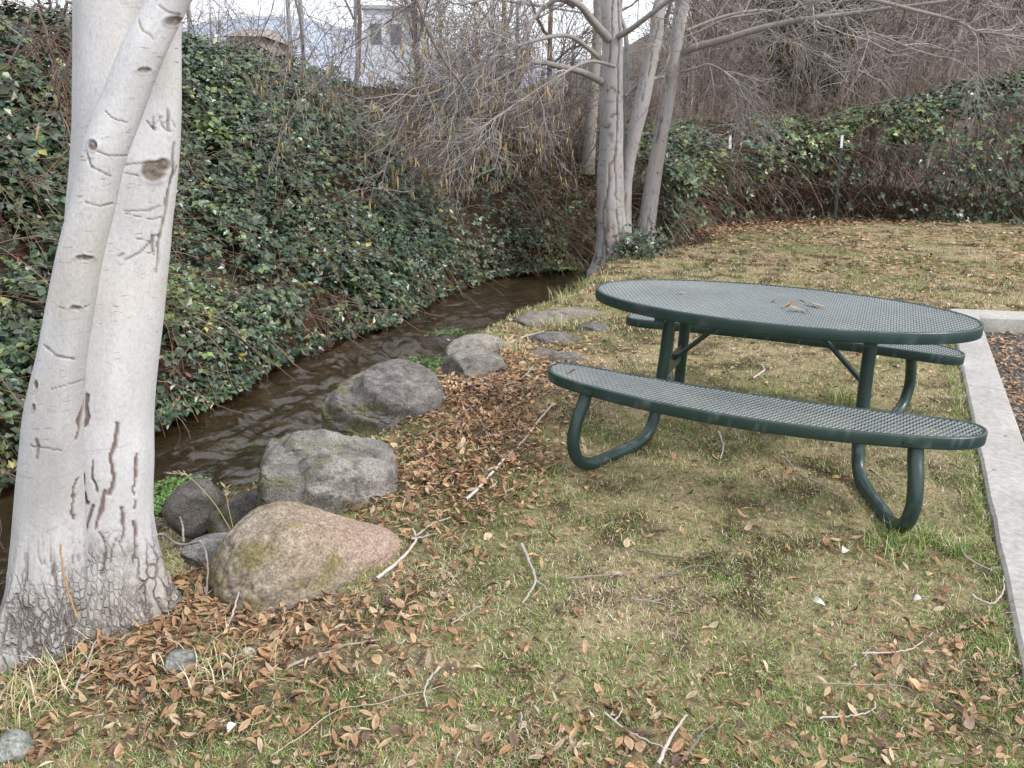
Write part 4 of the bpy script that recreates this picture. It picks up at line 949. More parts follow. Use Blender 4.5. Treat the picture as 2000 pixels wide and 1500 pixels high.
bramble('bank_brambles', lambda n: slope_pts(n, r, (8.2, 11.6, 3.6, 7.0), lambda q, d: np.ones(len(q))), None, r, 'low dark brambles running back from the crest of the bank towards the pale building', 5000, 500, .07, lambda P: np.full(len(P), .9), cols=BR)
wf2 = lambda q, d: np.ones(len(q))
bramble('bank_brambles', lambda n: slope_pts(n, r, (10.8, 13.3, -.15, 2.6), wf2), None, r, 'reddish tangle of bare bramble canes at the head of the stream behind the multi-stemmed tree', 3800, 2600, .062, lambda P: .25+.45*sstep(.45, .6, fbm(P, 1.2, 143, 3)), cols=BR, cane_len=1.1, depth=.55)
# hedge of brambles along the fence line on the right: a thick mound
HL = np.array([(2.2, 12.5), (2.9, 13.5), (3.75, 14.75), (4.9, 15.25), (6.2, 15.6), (8, 15.4), (10, 15.1), (13, 15.0), (18, 15.2)])
HT = np.array([1.0, 1.15, 1.35, 1.5, 1.6, 2.05, 2.6, 2.9, 3.0])
def hedge_pts(n, inner=.0):
    t = r.uniform(0, len(HL)-1.01, n); i = t.astype(int); f = (t-i)[:, None]
    seg = HL[i+1]-HL[i]; e = HL[i]+seg*f; nn = unit(np.stack([-seg[:, 1], seg[:, 0]], -1))
    top_ = HT[i]*(1-f[:, 0])+HT[i+1]*f[:, 0]
    top_ = top_*(.85+.3*fbm(e, .8, 151, 3))
    a = r.uniform(-.1, 2.3, n)                      # profile: front face then rounded top and back
    fr = np.minimum(a, 1.); bk = np.clip(a-1, 0, None)
    over = -.30+.35*np.sin(np.pi*np.clip(fr, 0, 1))*(.4+1.2*fbm(np.c_[e, fr[:, None]], 1.1, 152, 2))
    z = top_*np.clip(np.sin(np.clip(fr, 0, 1)*np.pi/2), 0, 1)**.8
    d = -over+.55*np.clip(fr, 0, 1)**2.5+bk*1.3
    q = e+nn*d[:, None]
    N = unit(np.c_[-nn*np.cos(fr*np.pi/2)[:, None], np.sin(np.clip(fr, .1, 1)*np.pi/2)])
    P = np.c_[q, z+H(q[:, 0], e[:, 1])*0]
    return P, N
def hedge_green(P):
    n_ = fbm(P, .8, 161, 3); top_ = np.interp(P[:, 0], HL[:, 0], HT)
    a = sstep(.34, .50, n_)*(.10+.90*sstep(.42, .78, P[:, 2]/top_))
    a = np.maximum(a, (.35+.65*sstep(.34, .5, n_))*sstep(7.4, 8.6, P[:, 0]))
    a = np.maximum(a, .55*sstep(3.2, 2.6, P[:, 0]))
    return np.clip(a, .06, 1)
r = np.random.default_rng(511)
bramble('hedge_brambles', hedge_pts, None, r, 'bramble hedge with green top and bare brown stems along the fence posts', 28000, 3000, .10, hedge_green, cols=BRH, cane_len=1.15, depth=.35)
# ivy and bramble at the foot of the multi stemmed tree
def foot_pts(n):
    c_ = [ground_at(1265, 470), ground_at(1300, 455), ground_at(1235, 500), ground_at(1330, 440)]
    k = r.integers(0, 4, n); P = np.array(c_)[k]+r.normal(size=(n, 3))*np.array([.22, .22, .02]); P[:, 2] = H(P[:, 0], P[:, 1])+.28*r.random(n)**1.5
    return P, unit(r.normal(size=(n, 3))*.4+np.array([0, -.5, .6]))
bramble('ivy', foot_pts, None, r, 'dark ivy clump round the foot of the multi-stemmed tree', 1100, 60, .075, lambda P: np.full(len(P), .95), cols=BR, cane_len=.3, depth=.2)

# ------------------------------------------------------------------ bare thickets and woods behind
def thicket(name, box, n, hgt, r, label, cols, r0=.010, lean=.25, k=(5, 4), L=(.7, .35), base=None, droop=.0):
    g = Geo(); x = r.uniform(box[0], box[1], n); y = r.uniform(box[2], box[3], n)
    z = H(x, y) if base is None else np.full(n, base)
    P = np.stack([x, y, z], -1)[:, None]; d = unit(np.array([0, 0, 1.])+r.normal(size=(n, 3))*lean)
    out_ = [P[:, 0]]; ll = hgt*(.5+.8*r.random((n, 1)))
    for s_ in range(7): d = unit(d+r.normal(size=d.shape)*.12+np.array([0, 0, -droop*s_/7])); out_.append(out_[-1]+d*ll/7)
    P = np.stack(out_, 1); tw(g, P, r0, r0*.35, 4, r, cols)
    b1 = grow(P, k[0], L[0], .6, (0, 0, .05-droop), .16, 6, .2, r); tw(g, b1, r0*.45, r0*.25, 3, r, cols)
    b2 = grow(b1, k[1], L[1], .6, (0, 0, -droop), .2, 4, .2, r); tw(g, b2, r0*.3, r0*.2, 3, r, cols)
    return g.obj(name, M_TWIG, kind='stuff', label=label)
r = np.random.default_rng(601)
PURP = [(.165, .13, .112), (.215, .18, .16), (.125, .095, .082), (.27, .24, .22)]
ROSE = [(.24, .19, .17), (.31, .25, .225), (.18, .145, .13), (.36, .31, .29)]
thicket('bare_thicket', (-1.6, 1.6, 12.6, 15.5), 170, 2.6, r, 'purplish bare twig thicket on top of the far bank above the stream head', PURP, .009, .35, (6, 5), (.8, .4), droop=.12)
thicket('bare_thicket', (-6.5, -1.2, 10.2, 13.5), 150, 1.5, r, 'thin bare stems sticking up along the top of the bramble bank', PURP, .006, .4, (5, 4), (.5, .3), droop=.1)
thicket('bare_thicket', (1.6, 9, 17.0, 20.5), 180, 3.0, r, 'dark bare shrub thicket behind the bramble hedge beside the multi-stemmed tree', PURP, .010, .3, (6, 5), (.9, .45), droop=.08)
thicket('bare_thicket', (6.5, 20, 18.5, 25), 210, 3.9, r, 'pinkish brown bare saplings standing behind the tall right end of the hedge', ROSE, .012, .14, (6, 5), (.9, .45))
thicket('bare_thicket', (3.2, 15, 15.9, 17.6), 260, 1.7, r, 'dark brown dead cane tangle filling the inside of the bramble hedge', [(.10, .07, .055), (.14, .10, .08), (.075, .05, .042)], .009, .45, (5, 2), (.7, .35), droop=.15)
# woods on the slope far behind
def woods(name, n, box, hgt, r, label, cols):
    g = Geo(); x = r.uniform(box[0], box[1], n); y = box[2]*(box[3]/box[2])**r.random(n); x = x*y/40
    z = H(x, y); P = np.stack([np.stack([x+r.normal(size=n)*.3*i, y, z+i*hgt/4*(.7+.5*r.random(n))], -1) for i in range(5)], 1)
    tw(g, P, .07, .02, 4, r, cols)
    b1 = grow(P, 9, 2.4, .6, (0, 0, .25), .12, 5, .2, r); tw(g, b1, .03, .014, 3, r, cols)
    b2 = grow(b1, 6, 1.2, .6, (0, 0, .1), .15, 3, .2, r); tw(g, b2, .022, .016, 3, r, cols)
    return g.obj(name, M_TWIG, kind='stuff', label=label)
woods('far_woods', 340, (7.5, 42, 26, 70), 8, r, 'hazy mass of bare winter trees on the far slope', ROSE)

def bare_tree(r, h, lim=11, br=8, twg=7, spread=.75, r0=.075, cols=PURP):
    """trunk polyline, limbs, branches, twigs around the origin"""
    N = 9; d = np.array([0, 0, 1.]); p = np.zeros(3); pts = [p]
    for i in range(N-1):
        d = unit(d+r.normal(size=3)*.09+np.array([0, 0, .05])); p = p+d*h/(N-1); pts.append(p)
    T = np.array(pts)[None]; gt = Geo(); gt.add(*tubes(T, np.linspace(r0, r0*.2, N)[None], 8, np.array([[.2, .165, .15]])))
    g_ = Geo(); l1 = grow(T, lim, h*.42, spread, (0, 0, .18), .13, 8, .18, r); tw(g_, l1, r0*.42, r0*.12, 5, r, cols)
    l2 = grow(l1, br, h*.2, .7, (0, 0, .05), .17, 6, .15, r); tw(g_, l2, r0*.14, r0*.06, 3, r, cols)
    l3 = grow(l2, twg, h*.09, .7, (0, 0, 0), .2, 4, .15, r); tw(g_, l3, r0*.065, r0*.045, 3, r, cols)
    return gt.mesh('trunk', M_TWIG), g_.mesh('crown', M_TWIG)
r = np.random.default_rng(611)
TV = [bare_tree(r, 6.5, 12, 9, 7), bare_tree(r, 7.5, 12, 9, 7, .6, .085, ROSE), bare_tree(r, 5.5, 12, 9, 8, .9, .07, TW_GREY)]
def place_tree(x, y, v, s, rz, label, group='bare trees behind the brambles'):
    t = empty('bare_tree', (x, y, float(H(x, y)[0])-.05), label=label, cat='tree', group=group)
    for nm, me in zip(('trunk', 'crown'), TV[v]):
        o = bpy.data.objects.new(nm, me); COL.objects.link(o); o.parent = t
    t.rotation_euler = (0, 0, rz); t.scale = (s, s, s); return t
def gx_at(px, Y): return float(atY(px, 250, Y)[0])
for (px, Y_, v, s, lab) in [
    (820, 14.5, 2, .95, 'bare grey tree on the far bank left of the multi-stemmed tree'),
    (960, 15.8, 0, 1., 'bare purplish tree on the bank top above the catkin branches'),
    (1075, 14.6, 2, .9, 'bare grey tree rising just left of the slim pale trunk'),
    (1250, 19, 0, 1.05, 'bare tree directly behind the multi-stemmed tree'),
    (1400, 20, 2, 1.1, 'bare grey spreading tree behind the left fence post'),
    (1480, 22.5, 0, 1.1, 'bare dark tree beside the evergreen behind the fence posts'),
    (1690, 21.5, 1, .75, 'slim bare tree with upright trunk behind the middle of the hedge'),
    (1742, 19.5, 1, .62, 'small forked bare tree rising above the hedge right of the second post'),
    (1800, 24, 0, 1.1, 'bare brown tree farther back above the tall hedge'),
    (1945, 18.6, 2, .9, 'bare dark crooked tree above the tall right end of the hedge'),
    (1600, 27, 1, 1.2, 'tall bare rosy brown tree behind the evergreen'),
    (2080, 22, 1, 1.1, 'bare rosy brown tree beyond the right frame edge of the hedge'),
    (700, 19, 0, .9, 'bare tree behind the chain link fence beside the pale building')]:
    place_tree(gx_at(px, Y_), Y_, v, s, r.uniform(0, 6.28), lab)

# dark evergreen
cx, cy = gx_at(1560, 20.5), 20.5; ez = float(H(cx, cy)[0])
EV = empty('evergreen_tree', (cx, cy, ez), label='dark evergreen tree among the bare trees behind the second fence post', cat='tree')
Tk = np.stack([np.array([cx, cy, ez+k_]) for k_ in np.linspace(-.2, 9, 6)])[None]
child(Geo().add(*tubes(Tk, np.linspace(.16, .03, 6)[None], 8, np.array([[.1, .07, .055]]))), 'trunk', M_TWIG, EV)
g = Geo(); n = 260; zt = r.uniform(.4, 8.8, n); az = r.uniform(0, 6.28, n); Lb = (1.55*(1-zt/10.5)+.3)*(.75+.4*r.random(n))
bp_ = np.stack([np.stack([cx+np.cos(az)*Lb*t_, cy+np.sin(az)*Lb*t_, ez+zt+.15*Lb*t_-.45*Lb*t_**2], -1) for t_ in np.linspace(0, 1, 7)], 1)
tw(g, bp_, .02, .006, 4, r, TW_BROWN)
s1 = grow(bp_, 9, .5, .7, (0, 0, -.12), .15, 5, .15, r); tw(g, s1, .005, .003, 3, r, TW_BROWN)
m = len(s1)*9; ki = r.integers(0, len(s1), m); kj = r.integers(0, 5, m); P = s1[ki, kj]
leaflets(g, P, unit(r.normal(size=P.shape)+np.array([0, 0, -.4])), unit(r.normal(size=P.shape)), .14*(.5+r.random(m)), .05*(.6+.8*r.random(m)), pick(r, m, [(.035, .052, .032), (.05, .062, .035), (.06, .055, .035), (.028, .042, .03)]))
child(g, 'crown', M_LEAFB, EV, False)

# ------------------------------------------------------------------ fence posts on the right
r = np.random.default_rng(621)
def t_post(px, py, topx, topy, Y_, label):
    b = ground_at(px, py); t = atY(topx, topy, b[1]+.02)
    o = empty('fence_post', tuple(b), label=label, cat='fence post', group='steel posts along the bramble hedge')
    ax = unit(t-b); L_ = float(np.linalg.norm(t-b))
    def post(z0, z1, s, col, nm):
        prof = np.array([(-.022, 0), (-.022, -.006), (.022, -.006), (.022, 0), (.004, 0), (.004, .03), (-.004, .03), (-.004, 0)])*s
        X_ = unit(np.cross(np.array([0, 1., 0]), ax)); Y2 = np.cross(ax, X_)
        V = np.concatenate([b+ax*zz+prof[:, :1]*X_+prof[:, 1:]*Y2 for zz in (z0, z1)]); j = np.arange(8); k_ = (j+1) % 8
        gg = Geo().add(V, np.stack([j, k_, 8+k_, 8+j], -1), col); gg.F.append(np.arange(15, 7, -1)[None]); gg.F.append(np.arange(8)[None])
        child(gg, nm, M_METAL, o, False)
    post(-.3, L_*.86, 1., (.025, .04, .035), 'post'); post(L_*.86, L_, 1.03, (.72, .74, .76), 'white_tip')
t_post(1425, 446, 1426, 264, 0, 'dark green steel fence post with white tip, standing upright nearest the multi-stemmed tree')
t_post(1631, 436, 1645, 264, 0, 'dark green fence post with white tip, leaning right at the middle of the hedge')

# ------------------------------------------------------------------ chain link fence on top of the bank, house, building, mountain
FA_, FB_ = atY(330, 150, 11.0), atY(1180, 150, 16.5)
fa, fb = np.array([FA_[0], FA_[1]]), np.array([FB_[0], FB_[1]])
fz0, fz1 = 2.05, 3.62
fence = empty('chain_link_fence', (fa[0], fa[1], fz0), label='grey chain link fence on top of the bramble bank', cat='fence')
for px in (376, 568, 592, 697, 860, 1010):
    # where the sight line of that post crosses the fence line
    d_ = atY(px, 100, 10.)[:2]; A_ = np.array([[d_[0], -(fb-fa)[0]], [d_[1], -(fb-fa)[1]]]); s_ = np.linalg.solve(A_, fa)
    q = fa+(fb-fa)*s_[1]
    child(Geo().add(*tubes(np.array([[[*q, fz0-.6], [*q, fz1]]]), .03 if px != 697 else .022, 10, np.array([[.33, .36, .38]]))), 'fence_pole', M_METAL, fence)
child(Geo().add(*tubes(np.array([[[*fa, fz1+.022], [*((fa+fb)/2), fz1+.022], [*fb, fz1+.022]]]), .021, 8, np.array([[.33, .36, .38]]))), 'top_rail', M_METAL, fence)
L_ = float(np.hypot(*(fb-fa))); cell = .075; u_ = (fb-fa)/L_; hh = fz1-fz0
ks = np.arange(-hh, L_, cell*1.4)
def wires(sg):
    s0 = ks; a = np.stack([s0, np.zeros_like(s0)], -1); b = np.stack([s0+hh, np.full_like(s0, hh)], -1)
    t0 = np.clip((0-a[:, 0])/hh, 0, 1); t1 = np.clip((L_-a[:, 0])/hh, 0, 1)
    p_ = a+(b-a)*t0[:, None]; q_ = a+(b-a)*t1[:, None]
    if sg < 0: p_[:, 1] = hh-p_[:, 1]; q_[:, 1] = hh-q_[:, 1]
    mk = lambda w_: np.c_[fa+u_*w_[:, :1], fz0+w_[:, 1]]
    return np.stack([mk(p_), mk(q_)], 1)
W_ = np.concatenate([wires(1), wires(-1)]); W_ = W_[np.linalg.norm(W_[:, 0]-W_[:, 1], axis=1) > .05]
child(Geo().add(*tubes(W_, .0019, 3, np.full((len(W_), 3), .38))), 'wire_mesh', M_METAL, fence)
def boxgeo(g, x0, x1, y0, y1, z0, z1, col):
    a = np.array([[x, y, z] for x in (x0, x1) for y in (y0, y1) for z in (z0, z1)])
    g.add(a, [(0, 1, 3, 2), (4, 6, 7, 5), (0, 4, 5, 1), (2, 3, 7, 6), (0, 2, 6, 4), (1, 5, 7, 3)], col); return g
hp = atY(475, 100, 45); hx, hy = hp[0], hp[1]; hz = 2.2
house = empty('house', (hx, hy, hz), label='small house with a dull brown gabled roof beyond the bank top', cat='house')
rz_ = float(atY(475, 44, 45)[2]); ez_ = float(atY(475, 72, 45)[2])
child(boxgeo(Geo(), hx-.8, hx+1.0, hy, hy+6, hz-.5, ez_, (.42, .38, .35)), 'wall', M_HOUSE, house, False)
g = Geo(); a = np.array([(hx-1.0, hy-.4, ez_), (hx+1.3, hy-.4, ez_), (hx+.9, hy+3, rz_), (hx-.6, hy+3, rz_), (hx-1.0, hy+6.4, ez_), (hx+1.3, hy+6.4, ez_)])
g.add(a, [(0, 1, 2, 3), (3, 2, 5, 4)], (.33, .29, .275)); g.F.append(np.array([[1, 5, 2], [0, 3, 4]])); child(g, 'roof', M_HOUSE, house, False)
child(boxgeo(Geo(), hx-.2, hx+.7, hy-.03, hy+.02, hz+.4, ez_-.3, (.08, .09, .1)), 'window', M_HOUSE, house, False)
bp2 = atY(752, 130, 32); bx, by = bp2[0], bp2[1]
bld = empty('building', (bx, by, 2.0), label='pale blue-white building behind the chain link fence', cat='building')
child(boxgeo(Geo(), bx-.75, bx+.95, by, by+5, 1.5, float(atY(752, 18, 32)[2]), (.62, .66, .72)), 'wall', M_HOUSE, bld, False)
zt_ = float(atY(752, 18, 32)[2])
child(boxgeo(Geo(), bx-.85, bx+1.05, by-.1, by+5.1, zt_+.003, zt_+.12, (.45, .46, .48)), 'roof', M_HOUSE, bld, False)
for k_ in (0, 1): child(boxgeo(Geo(), bx-.5+.75*k_, bx-.1+.75*k_, by-.02, by+.03, zt_-1.2, zt_-.5, (.16, .19, .22)), 'window', M_HOUSE, bld, False)
# mountain ridge, with blue distance haze painted into its colour
n = 90; xx = np.linspace(-1500, 900, n); pk = 150*np.exp(-((xx+270)/150)**2)*.42+40*np.exp(-((xx+620)/260)**2)+20*np.exp(-((xx-60)/300)**2)+66+18*fbm(np.c_[xx, xx*0], .012, 171, 4)
V = np.concatenate([np.c_[xx, np.full(n, 700.), np.full(n, -5.)], np.c_[xx, 830+0*xx, pk*.45], np.c_[xx, 950+0*xx, pk*.78], np.c_[xx, 1150+0*xx, np.full(n, -5.)]])
j = np.arange(n-1); F = np.concatenate([np.stack([k_*n+j, k_*n+j+1, (k_+1)*n+j+1, (k_+1)*n+j], -1) for k_ in range(3)])
Geo().add(V, F, np.array([.36, .41, .50])*(.8+.4*fbm(V, .02, 172, 4))[:, None]).obj('mountain', M_HOUSE, kind='structure', label='forested mountain ridge far away, blue haze put into its colour')

# ------------------------------------------------------------------ fallen leaves
r = np.random.default_rng(701)
LEAFC = [(.37, .22, .125), (.44, .30, .18), (.28, .16, .092), (.47, .365, .255), (.155, .10, .073), (.38, .225, .12)]
def leaf_shape(r, L, Wd):
    """a curled dry leaf as a 3 x 5 grid about its own base"""
    t = np.linspace(0, 1, 5); wv = np.array([.10, .78, 1., .72, .04])*Wd*.5
    cu = r.uniform(-1.6, 1.9); fold = r.uniform(-.2, 1.35); tws = r.uniform(-.7, .7)
    ang = cu*(t-.3); x = np.cumsum(np.r_[0, np.cos(ang[1:])])*L/4; z = np.cumsum(np.r_[0, np.sin(ang[1:])])*L/4
    V = []
    for i in range(5):
        a = tws*(t[i]-.5)
        for s in (-1, 0, 1):
            yy = s*wv[i]*math.cos(fold*abs(s)); zz = abs(s)*wv[i]*math.sin(fold)
            V.append((x[i]-L*.5, yy*math.cos(a)-zz*math.sin(a), z[i]+yy*math.sin(a)+zz*math.cos(a)))
    V = np.array(V); V[:, 2] -= V[:, 2].min(); return V
LF = np.array([(i*3+j, i*3+j+1, i*3+j+4, i*3+j+3) for i in range(4) for j in range(2)])
SHAPES = np.array([leaf_shape(r, 1., r.uniform(.24, .46)) for _ in range(40)])
n = 30000
x, y = scatter(r, n, 1.45, 15.5, .4, .8)
ok, drr = lawn_mask(x, y); keep = ok & (r.random(n) < litter(x, y)*np.clip(.42+.07*y, 0, 1)); keep &= ~near_trunk(x, y)
x, y = x[keep], y[keep]
# thin scatter over the far lawn
m = 9000; yy_ = 5.5+9*r.random(m)**.8; xx_ = r.uniform(-.1, .72, m)*yy_; ok, _d = lawn_mask(xx_, yy_); ok &= fbm(np.stack([xx_, yy_], -1), 1.1, 78, 3) > .43; x = np.r_[x, xx_[ok]]; y = np.r_[y, yy_[ok]]
# drifts
for (cx, cy, sx, sy, rz, m) in [(-.22, 3.5, .30, .62, -.25, 3000), (-.25, 4.5, .34, .48, 0, 2600), (.02, 5.3, .36, .6, -.3, 1700), (-.72, 2.12, .46, .20, .2, 850), (-1.0, 1.75, .35, .2, 0, 260), (-1.05, 2.6, .16, .36, 0, 500), (-1.15, 2.22, .22, .12, .2, 350), (-1.3, 1.95, .3, .1, 0, 250), (.85, 1.70, .5, .2, .1, 190), (1.32, 1.95, .18, .5, -.3, 260), (.25, 1.72, .3, .14, 0, 160), (-.40, 1.72, .25, .12, 0, 110)]:
    u = r.normal(size=m)*sx*.75; v = r.normal(size=m)*sy*.75; xx_ = cx+u*math.cos(rz)-v*math.sin(rz); yy_ = cy+u*math.sin(rz)+v*math.cos(rz)
    ok, _d = lawn_mask(xx_, yy_); ok &= ~near_trunk(xx_, yy_); x = np.r_[x, xx_[ok]]; y = np.r_[y, yy_[ok]]
m = 9000; t_ = r.uniform(8.2, 16.5, m); i_ = t_.astype(int); f_ = (t_-i_)[:, None]; e_ = LEDGE[i_]+(LEDGE[i_+1]-LEDGE[i_])*f_; sg_ = LEDGE[i_+1]-LEDGE[i_]; n_ = unit(np.stack([sg_[:, 1], -sg_[:, 0]], -1))
q_ = e_+n_*(np.abs(r.normal(size=m))*.75-.35)[:, None]; ok = (q_[:, 1]+.1*q_[:, 0] > 12.6) & (q_[:, 0] < 13); x = np.r_[x, q_[ok, 0]]; y = np.r_[y, q_[ok, 1]]
# on the bed beyond the kerb
bn = 2600; bu = r.uniform(0, 5.6, bn); bv = KW+.03+np.abs(r.normal(size=bn))*.35; bq = K0+KU*bu[:, None]+KN*bv[:, None]; okb = ((bq-KC)@KFN) > .33; bq = bq[okb]
x = np.r_[x, bq[:, 0]]; y = np.r_[y, bq[:, 1]]
rm = rock_mask(x, y, .95); x, y = x[~rm], y[~rm]; n = len(x)
Ls = (.022+.033*r.random(n))*np.where(y > 9, 1.8, 1.); yaw = r.uniform(0, 6.28, n); zz = H(x, y)+.004+.03*r.random(n)*np.clip(litter(x, y), 0, 1)+.002
tilt1 = r.normal(size=n)*.38; tilt2 = r.normal(size=n)*.38
S = proj(np.stack([x, y, zz], -1)); apx = Ls/S[:, 2]; inside_ = (S[:, 0] > 8) & (S[:, 0] < 1992) & (S[:, 1] < 1492)
order = np.argsort(-np.where(inside_, apx, 0)); big = order[:296]; rest = order[296:]
MESHES = []
for k_ in range(14):
    v = SHAPES[k_]*.05; cc = np.array(LEAFC[k_ % 6])*(.85+.3*r.random()); rib = np.tile([1, .72, 1], 5)[:, None]
    MESHES.append(Geo().add(v, LF, cc*rib).mesh('fallen_leaf', M_DRY))
for i in big:
    o = bpy.data.objects.new('fallen_leaf', MESHES[int(r.integers(0, 14))]); COL.objects.link(o)
    o.location = (x[i], y[i], zz[i]); o.rotation_euler = (tilt1[i], tilt2[i], yaw[i]); s_ = Ls[i]/.05; o.scale = (s_, s_*r.uniform(.65, 1.4), s_*r.uniform(.6, 1.4))
    tag(o, 'curled dry brown leaf lying on the near part of the lawn', 'leaf', 'fallen leaves on the near lawn')
far_ = rest[y[rest] > 4.6]; rest = rest[y[rest] <= 4.6]
k = SHAPES[r.integers(0, 40, len(rest))]*Ls[rest, None, None]*np.stack([np.ones(len(rest)), r.uniform(.6, 1.5, len(rest)), r.uniform(.5, 1.6, len(rest))], -1)[:, None]
ca, sa = np.cos(yaw[rest])[:, None], np.sin(yaw[rest])[:, None]
k[..., 2] += k[..., 0]*np.tan(np.clip(tilt2[rest], -.6, .6))[:, None]*.6+k[..., 1]*np.tan(np.clip(tilt1[rest], -.6, .6))[:, None]*.6
k[..., 2] -= k[..., 2].min(1, keepdims=True)
V = np.stack([x[rest, None]+k[..., 0]*ca-k[..., 1]*sa, y[rest, None]+k[..., 0]*sa+k[..., 1]*ca, zz[rest, None]+k[..., 2]], -1)
F = (LF[None]+(np.arange(len(rest))*15)[:, None, None]).reshape(-1, 4)
cc = pick(r, len(rest), LEAFC, [.25, .2, .2, .12, .13, .1], .2); cc = (cc[:, None]*np.tile([1, .75, 1], 5)[None, :, None]).reshape(-1, 3)
gl = Geo().add(V.reshape(-1, 3), F, cc)
m = len(far_); leaflets(gl, np.stack([x[far_], y[far_], zz[far_]+.004], -1), np.stack([np.cos(yaw[far_]), np.sin(yaw[far_]), r.normal(size=m)*.3], -1), unit(r.normal(size=(m, 3))*.45+np.array([0, 0, 1.])), Ls[far_]*1.05, Ls[far_]*r.uniform(.3, .6, m), pick(r, m, LEAFC, [.25, .2, .2, .12, .13, .1], .2))
cn = 34000; cx_, cy_ = scatter(r, cn, 1.45, 9., .4, .85); ok, _d = lawn_mask(cx_, cy_); ok &= r.random(cn) < .35+.9*fbm(np.stack([cx_, cy_], -1), 2.5, 183, 3); ok &= ~near_trunk(cx_, cy_); cx_, cy_ = cx_[ok], cy_[ok]; cn = len(cx_)
ll_ = (.007+.017*r.random(cn)**1.5)*np.where(cy_ > 4.5, 1.7, 1.)
leaflets(gl, np.stack([cx_, cy_, H(cx_, cy_)+.004+.016*r.random(cn)], -1), r.normal(size=(cn, 3))*np.array([1, 1, .35]), unit(r.normal(size=(cn, 3))*.5+np.array([0, 0, 1.])), ll_, ll_*(.3+.4*r.random(cn)), pick(r, cn, [(.30, .18, .10), (.16, .095, .06), (.42, .30, .19), (.09, .06, .045), (.36, .27, .18)], None, .25), tri4=False)
gl.obj('leaf_litter', M_DRY, kind='stuff', label='drifts of dry brown leaves round the boulders, trunk and kerb')

# gravel and grit on the bed
g = Geo(); n = 2600; bu = r.uniform(.5, 5.6, n); bv = KW+.04+r.random(n)*1.3; q = K0+KU*bu[:, None]+KN*bv[:, None]; q = q[((q-KC)@KFN) > .34]; n = len(q)
vo, fo = ico(1); sc = .006+.012*r.random(n)**2
V = vo[None]*sc[:, None, None]*np.array([1, 1, .6])+np.c_[q, H(q[:, 0], q[:, 1])+.002][:, None]
g.add(V.reshape(-1, 3), (fo[None]+(np.arange(n)*len(vo))[:, None, None]).reshape(-1, 3), np.repeat(pick(r, n, [(.25, .24, .23), (.16, .155, .15), (.36, .34, .32)]), len(vo), 0))
g.obj('gravel', M_ROCK, kind='stuff', label='grey grit on the paving beyond the kerb')

# ------------------------------------------------------------------ fallen twigs
def twig(lines, w, label, col=(.47, .42, .39), name='fallen_twig', lift=.022, group='fallen twigs on the lawn', cat='twig', arch=0.):
    g = Geo(); first = None
    for li, pts in enumerate(lines):
        P = np.array([ground_at(*p[:2])+np.array([0, 0, lift+(p[2] if len(p) > 2 else 0)]) for p in pts])
        n = max(10, len(P)*5); P = resample(P, n); 
        dz = H(P[:, 0], P[:, 1])+.004; P[:, 2] = np.maximum(P[:, 2], dz+.003)
        P = P+r.normal(size=P.shape)*.0012
        if first is None: first = P[0].copy()
        d = (P-CAMO)@FW; ww = w if li == 0 else w*.6
        rad = np.linspace(ww, ww*.45, n)/FPX*d/2
        C = np.array(col)*(.75+.5*vnoise(P, 40, 181))[:, None]
        g.add(*tubes(P[None], rad[None], 6, np.repeat(C, 6, 0)[None].reshape(-1, 3)) if False else tubes(P[None], rad[None], 6, np.array([col])*(.85+.3*r.random())))
    o = empty_mesh(g, name, first); tag(o, label, cat, group); return o
def empty_mesh(g, name, first):
    g.V = [v-first.astype(np.float32) for v in g.V]; o = g.obj(name, M_TWIG); o.location = tuple(first); return o
r = np.random.default_rng(801)
twig([[(910, 985), (950, 945), (985, 904), (1012, 880), (1045, 838), (1080, 795)], [(985, 904), (962, 880), (955, 865), (945, 838), (915, 800)], [(985, 904), (1000, 902), (1012, 880)]], 7, 'long forked pale branch lying on the lawn between the boulders and the bench')
twig([[(735, 1142), (780, 1105), (812, 1066), (806, 1042)], [(805, 1062), (835, 1056), (860, 1050)], [(812, 1058), (840, 1035), (880, 1020)]], 8, 'grey forked stick beside the pink end of the tan boulder')
twig([[(1019, 1072), (1033, 1105), (1045, 1142), (1036, 1165), (1019, 1190)], [(1045, 1142), (1058, 1152), (1070, 1163)]], 7, 'pale Y-shaped twig standing out in the middle of the lawn')
twig([[(857, 1315), (838, 1340), (829, 1365), (834, 1392)]], 6, 'short pale curved twig in the bottom middle of the lawn left of the straight stick')
twig([[(1285, 1505), (1310, 1450), (1341, 1408)]], 9, 'straight pale stick crossing the bottom edge of the lawn')
twig([[(1180, 1405), (1222, 1438), (1268, 1462), (1312, 1478)], [(1200, 1420), (1215, 1395), (1205, 1375)]], 5, 'thin grey twig left of the straight pale stick')
twig([[(818, 748), (845, 742), (872, 742), (925, 762), (941, 785), (890, 822)]], 5, 'thin hooked twig beside the dark wedge boulder')
twig([[(925, 768), (975, 762), (1015, 748), (1040, 722)], [(985, 775), (1010, 758)], [(925, 760), (945, 745)]], 4, 'thin branching twig on the leaves left of the near bench end')
twig([[(965, 690), (1010, 668), (1062, 652)], [(1030, 664), (1032, 672)]], 5, 'pale twig lying on the rocks of the stream bank')
twig([[(1597, 1415), (1640, 1412), (1680, 1408), (1706, 1395), (1706, 1382)]], 4, 'pale bent twig near the bottom right of the lawn below the paler curved one')
twig([[(1680, 1287), (1735, 1286), (1785, 1276), (1822, 1243)], [(1690, 1286), (1686, 1296)]], 4, 'long thin white twig on the leaves near the kerb')
twig([[(1896, 1173), (1920, 1186), (1942, 1187), (1958, 1160), (1957, 1135)]], 5, 'white hook shaped twig touching the kerb')
twig([[(1242, 1084), (1300, 1096), (1360, 1098), (1392, 1088), (1403, 1072)]], 4, 'dark thin vine curving over the lawn below the bench middle', (.14, .11, .10))
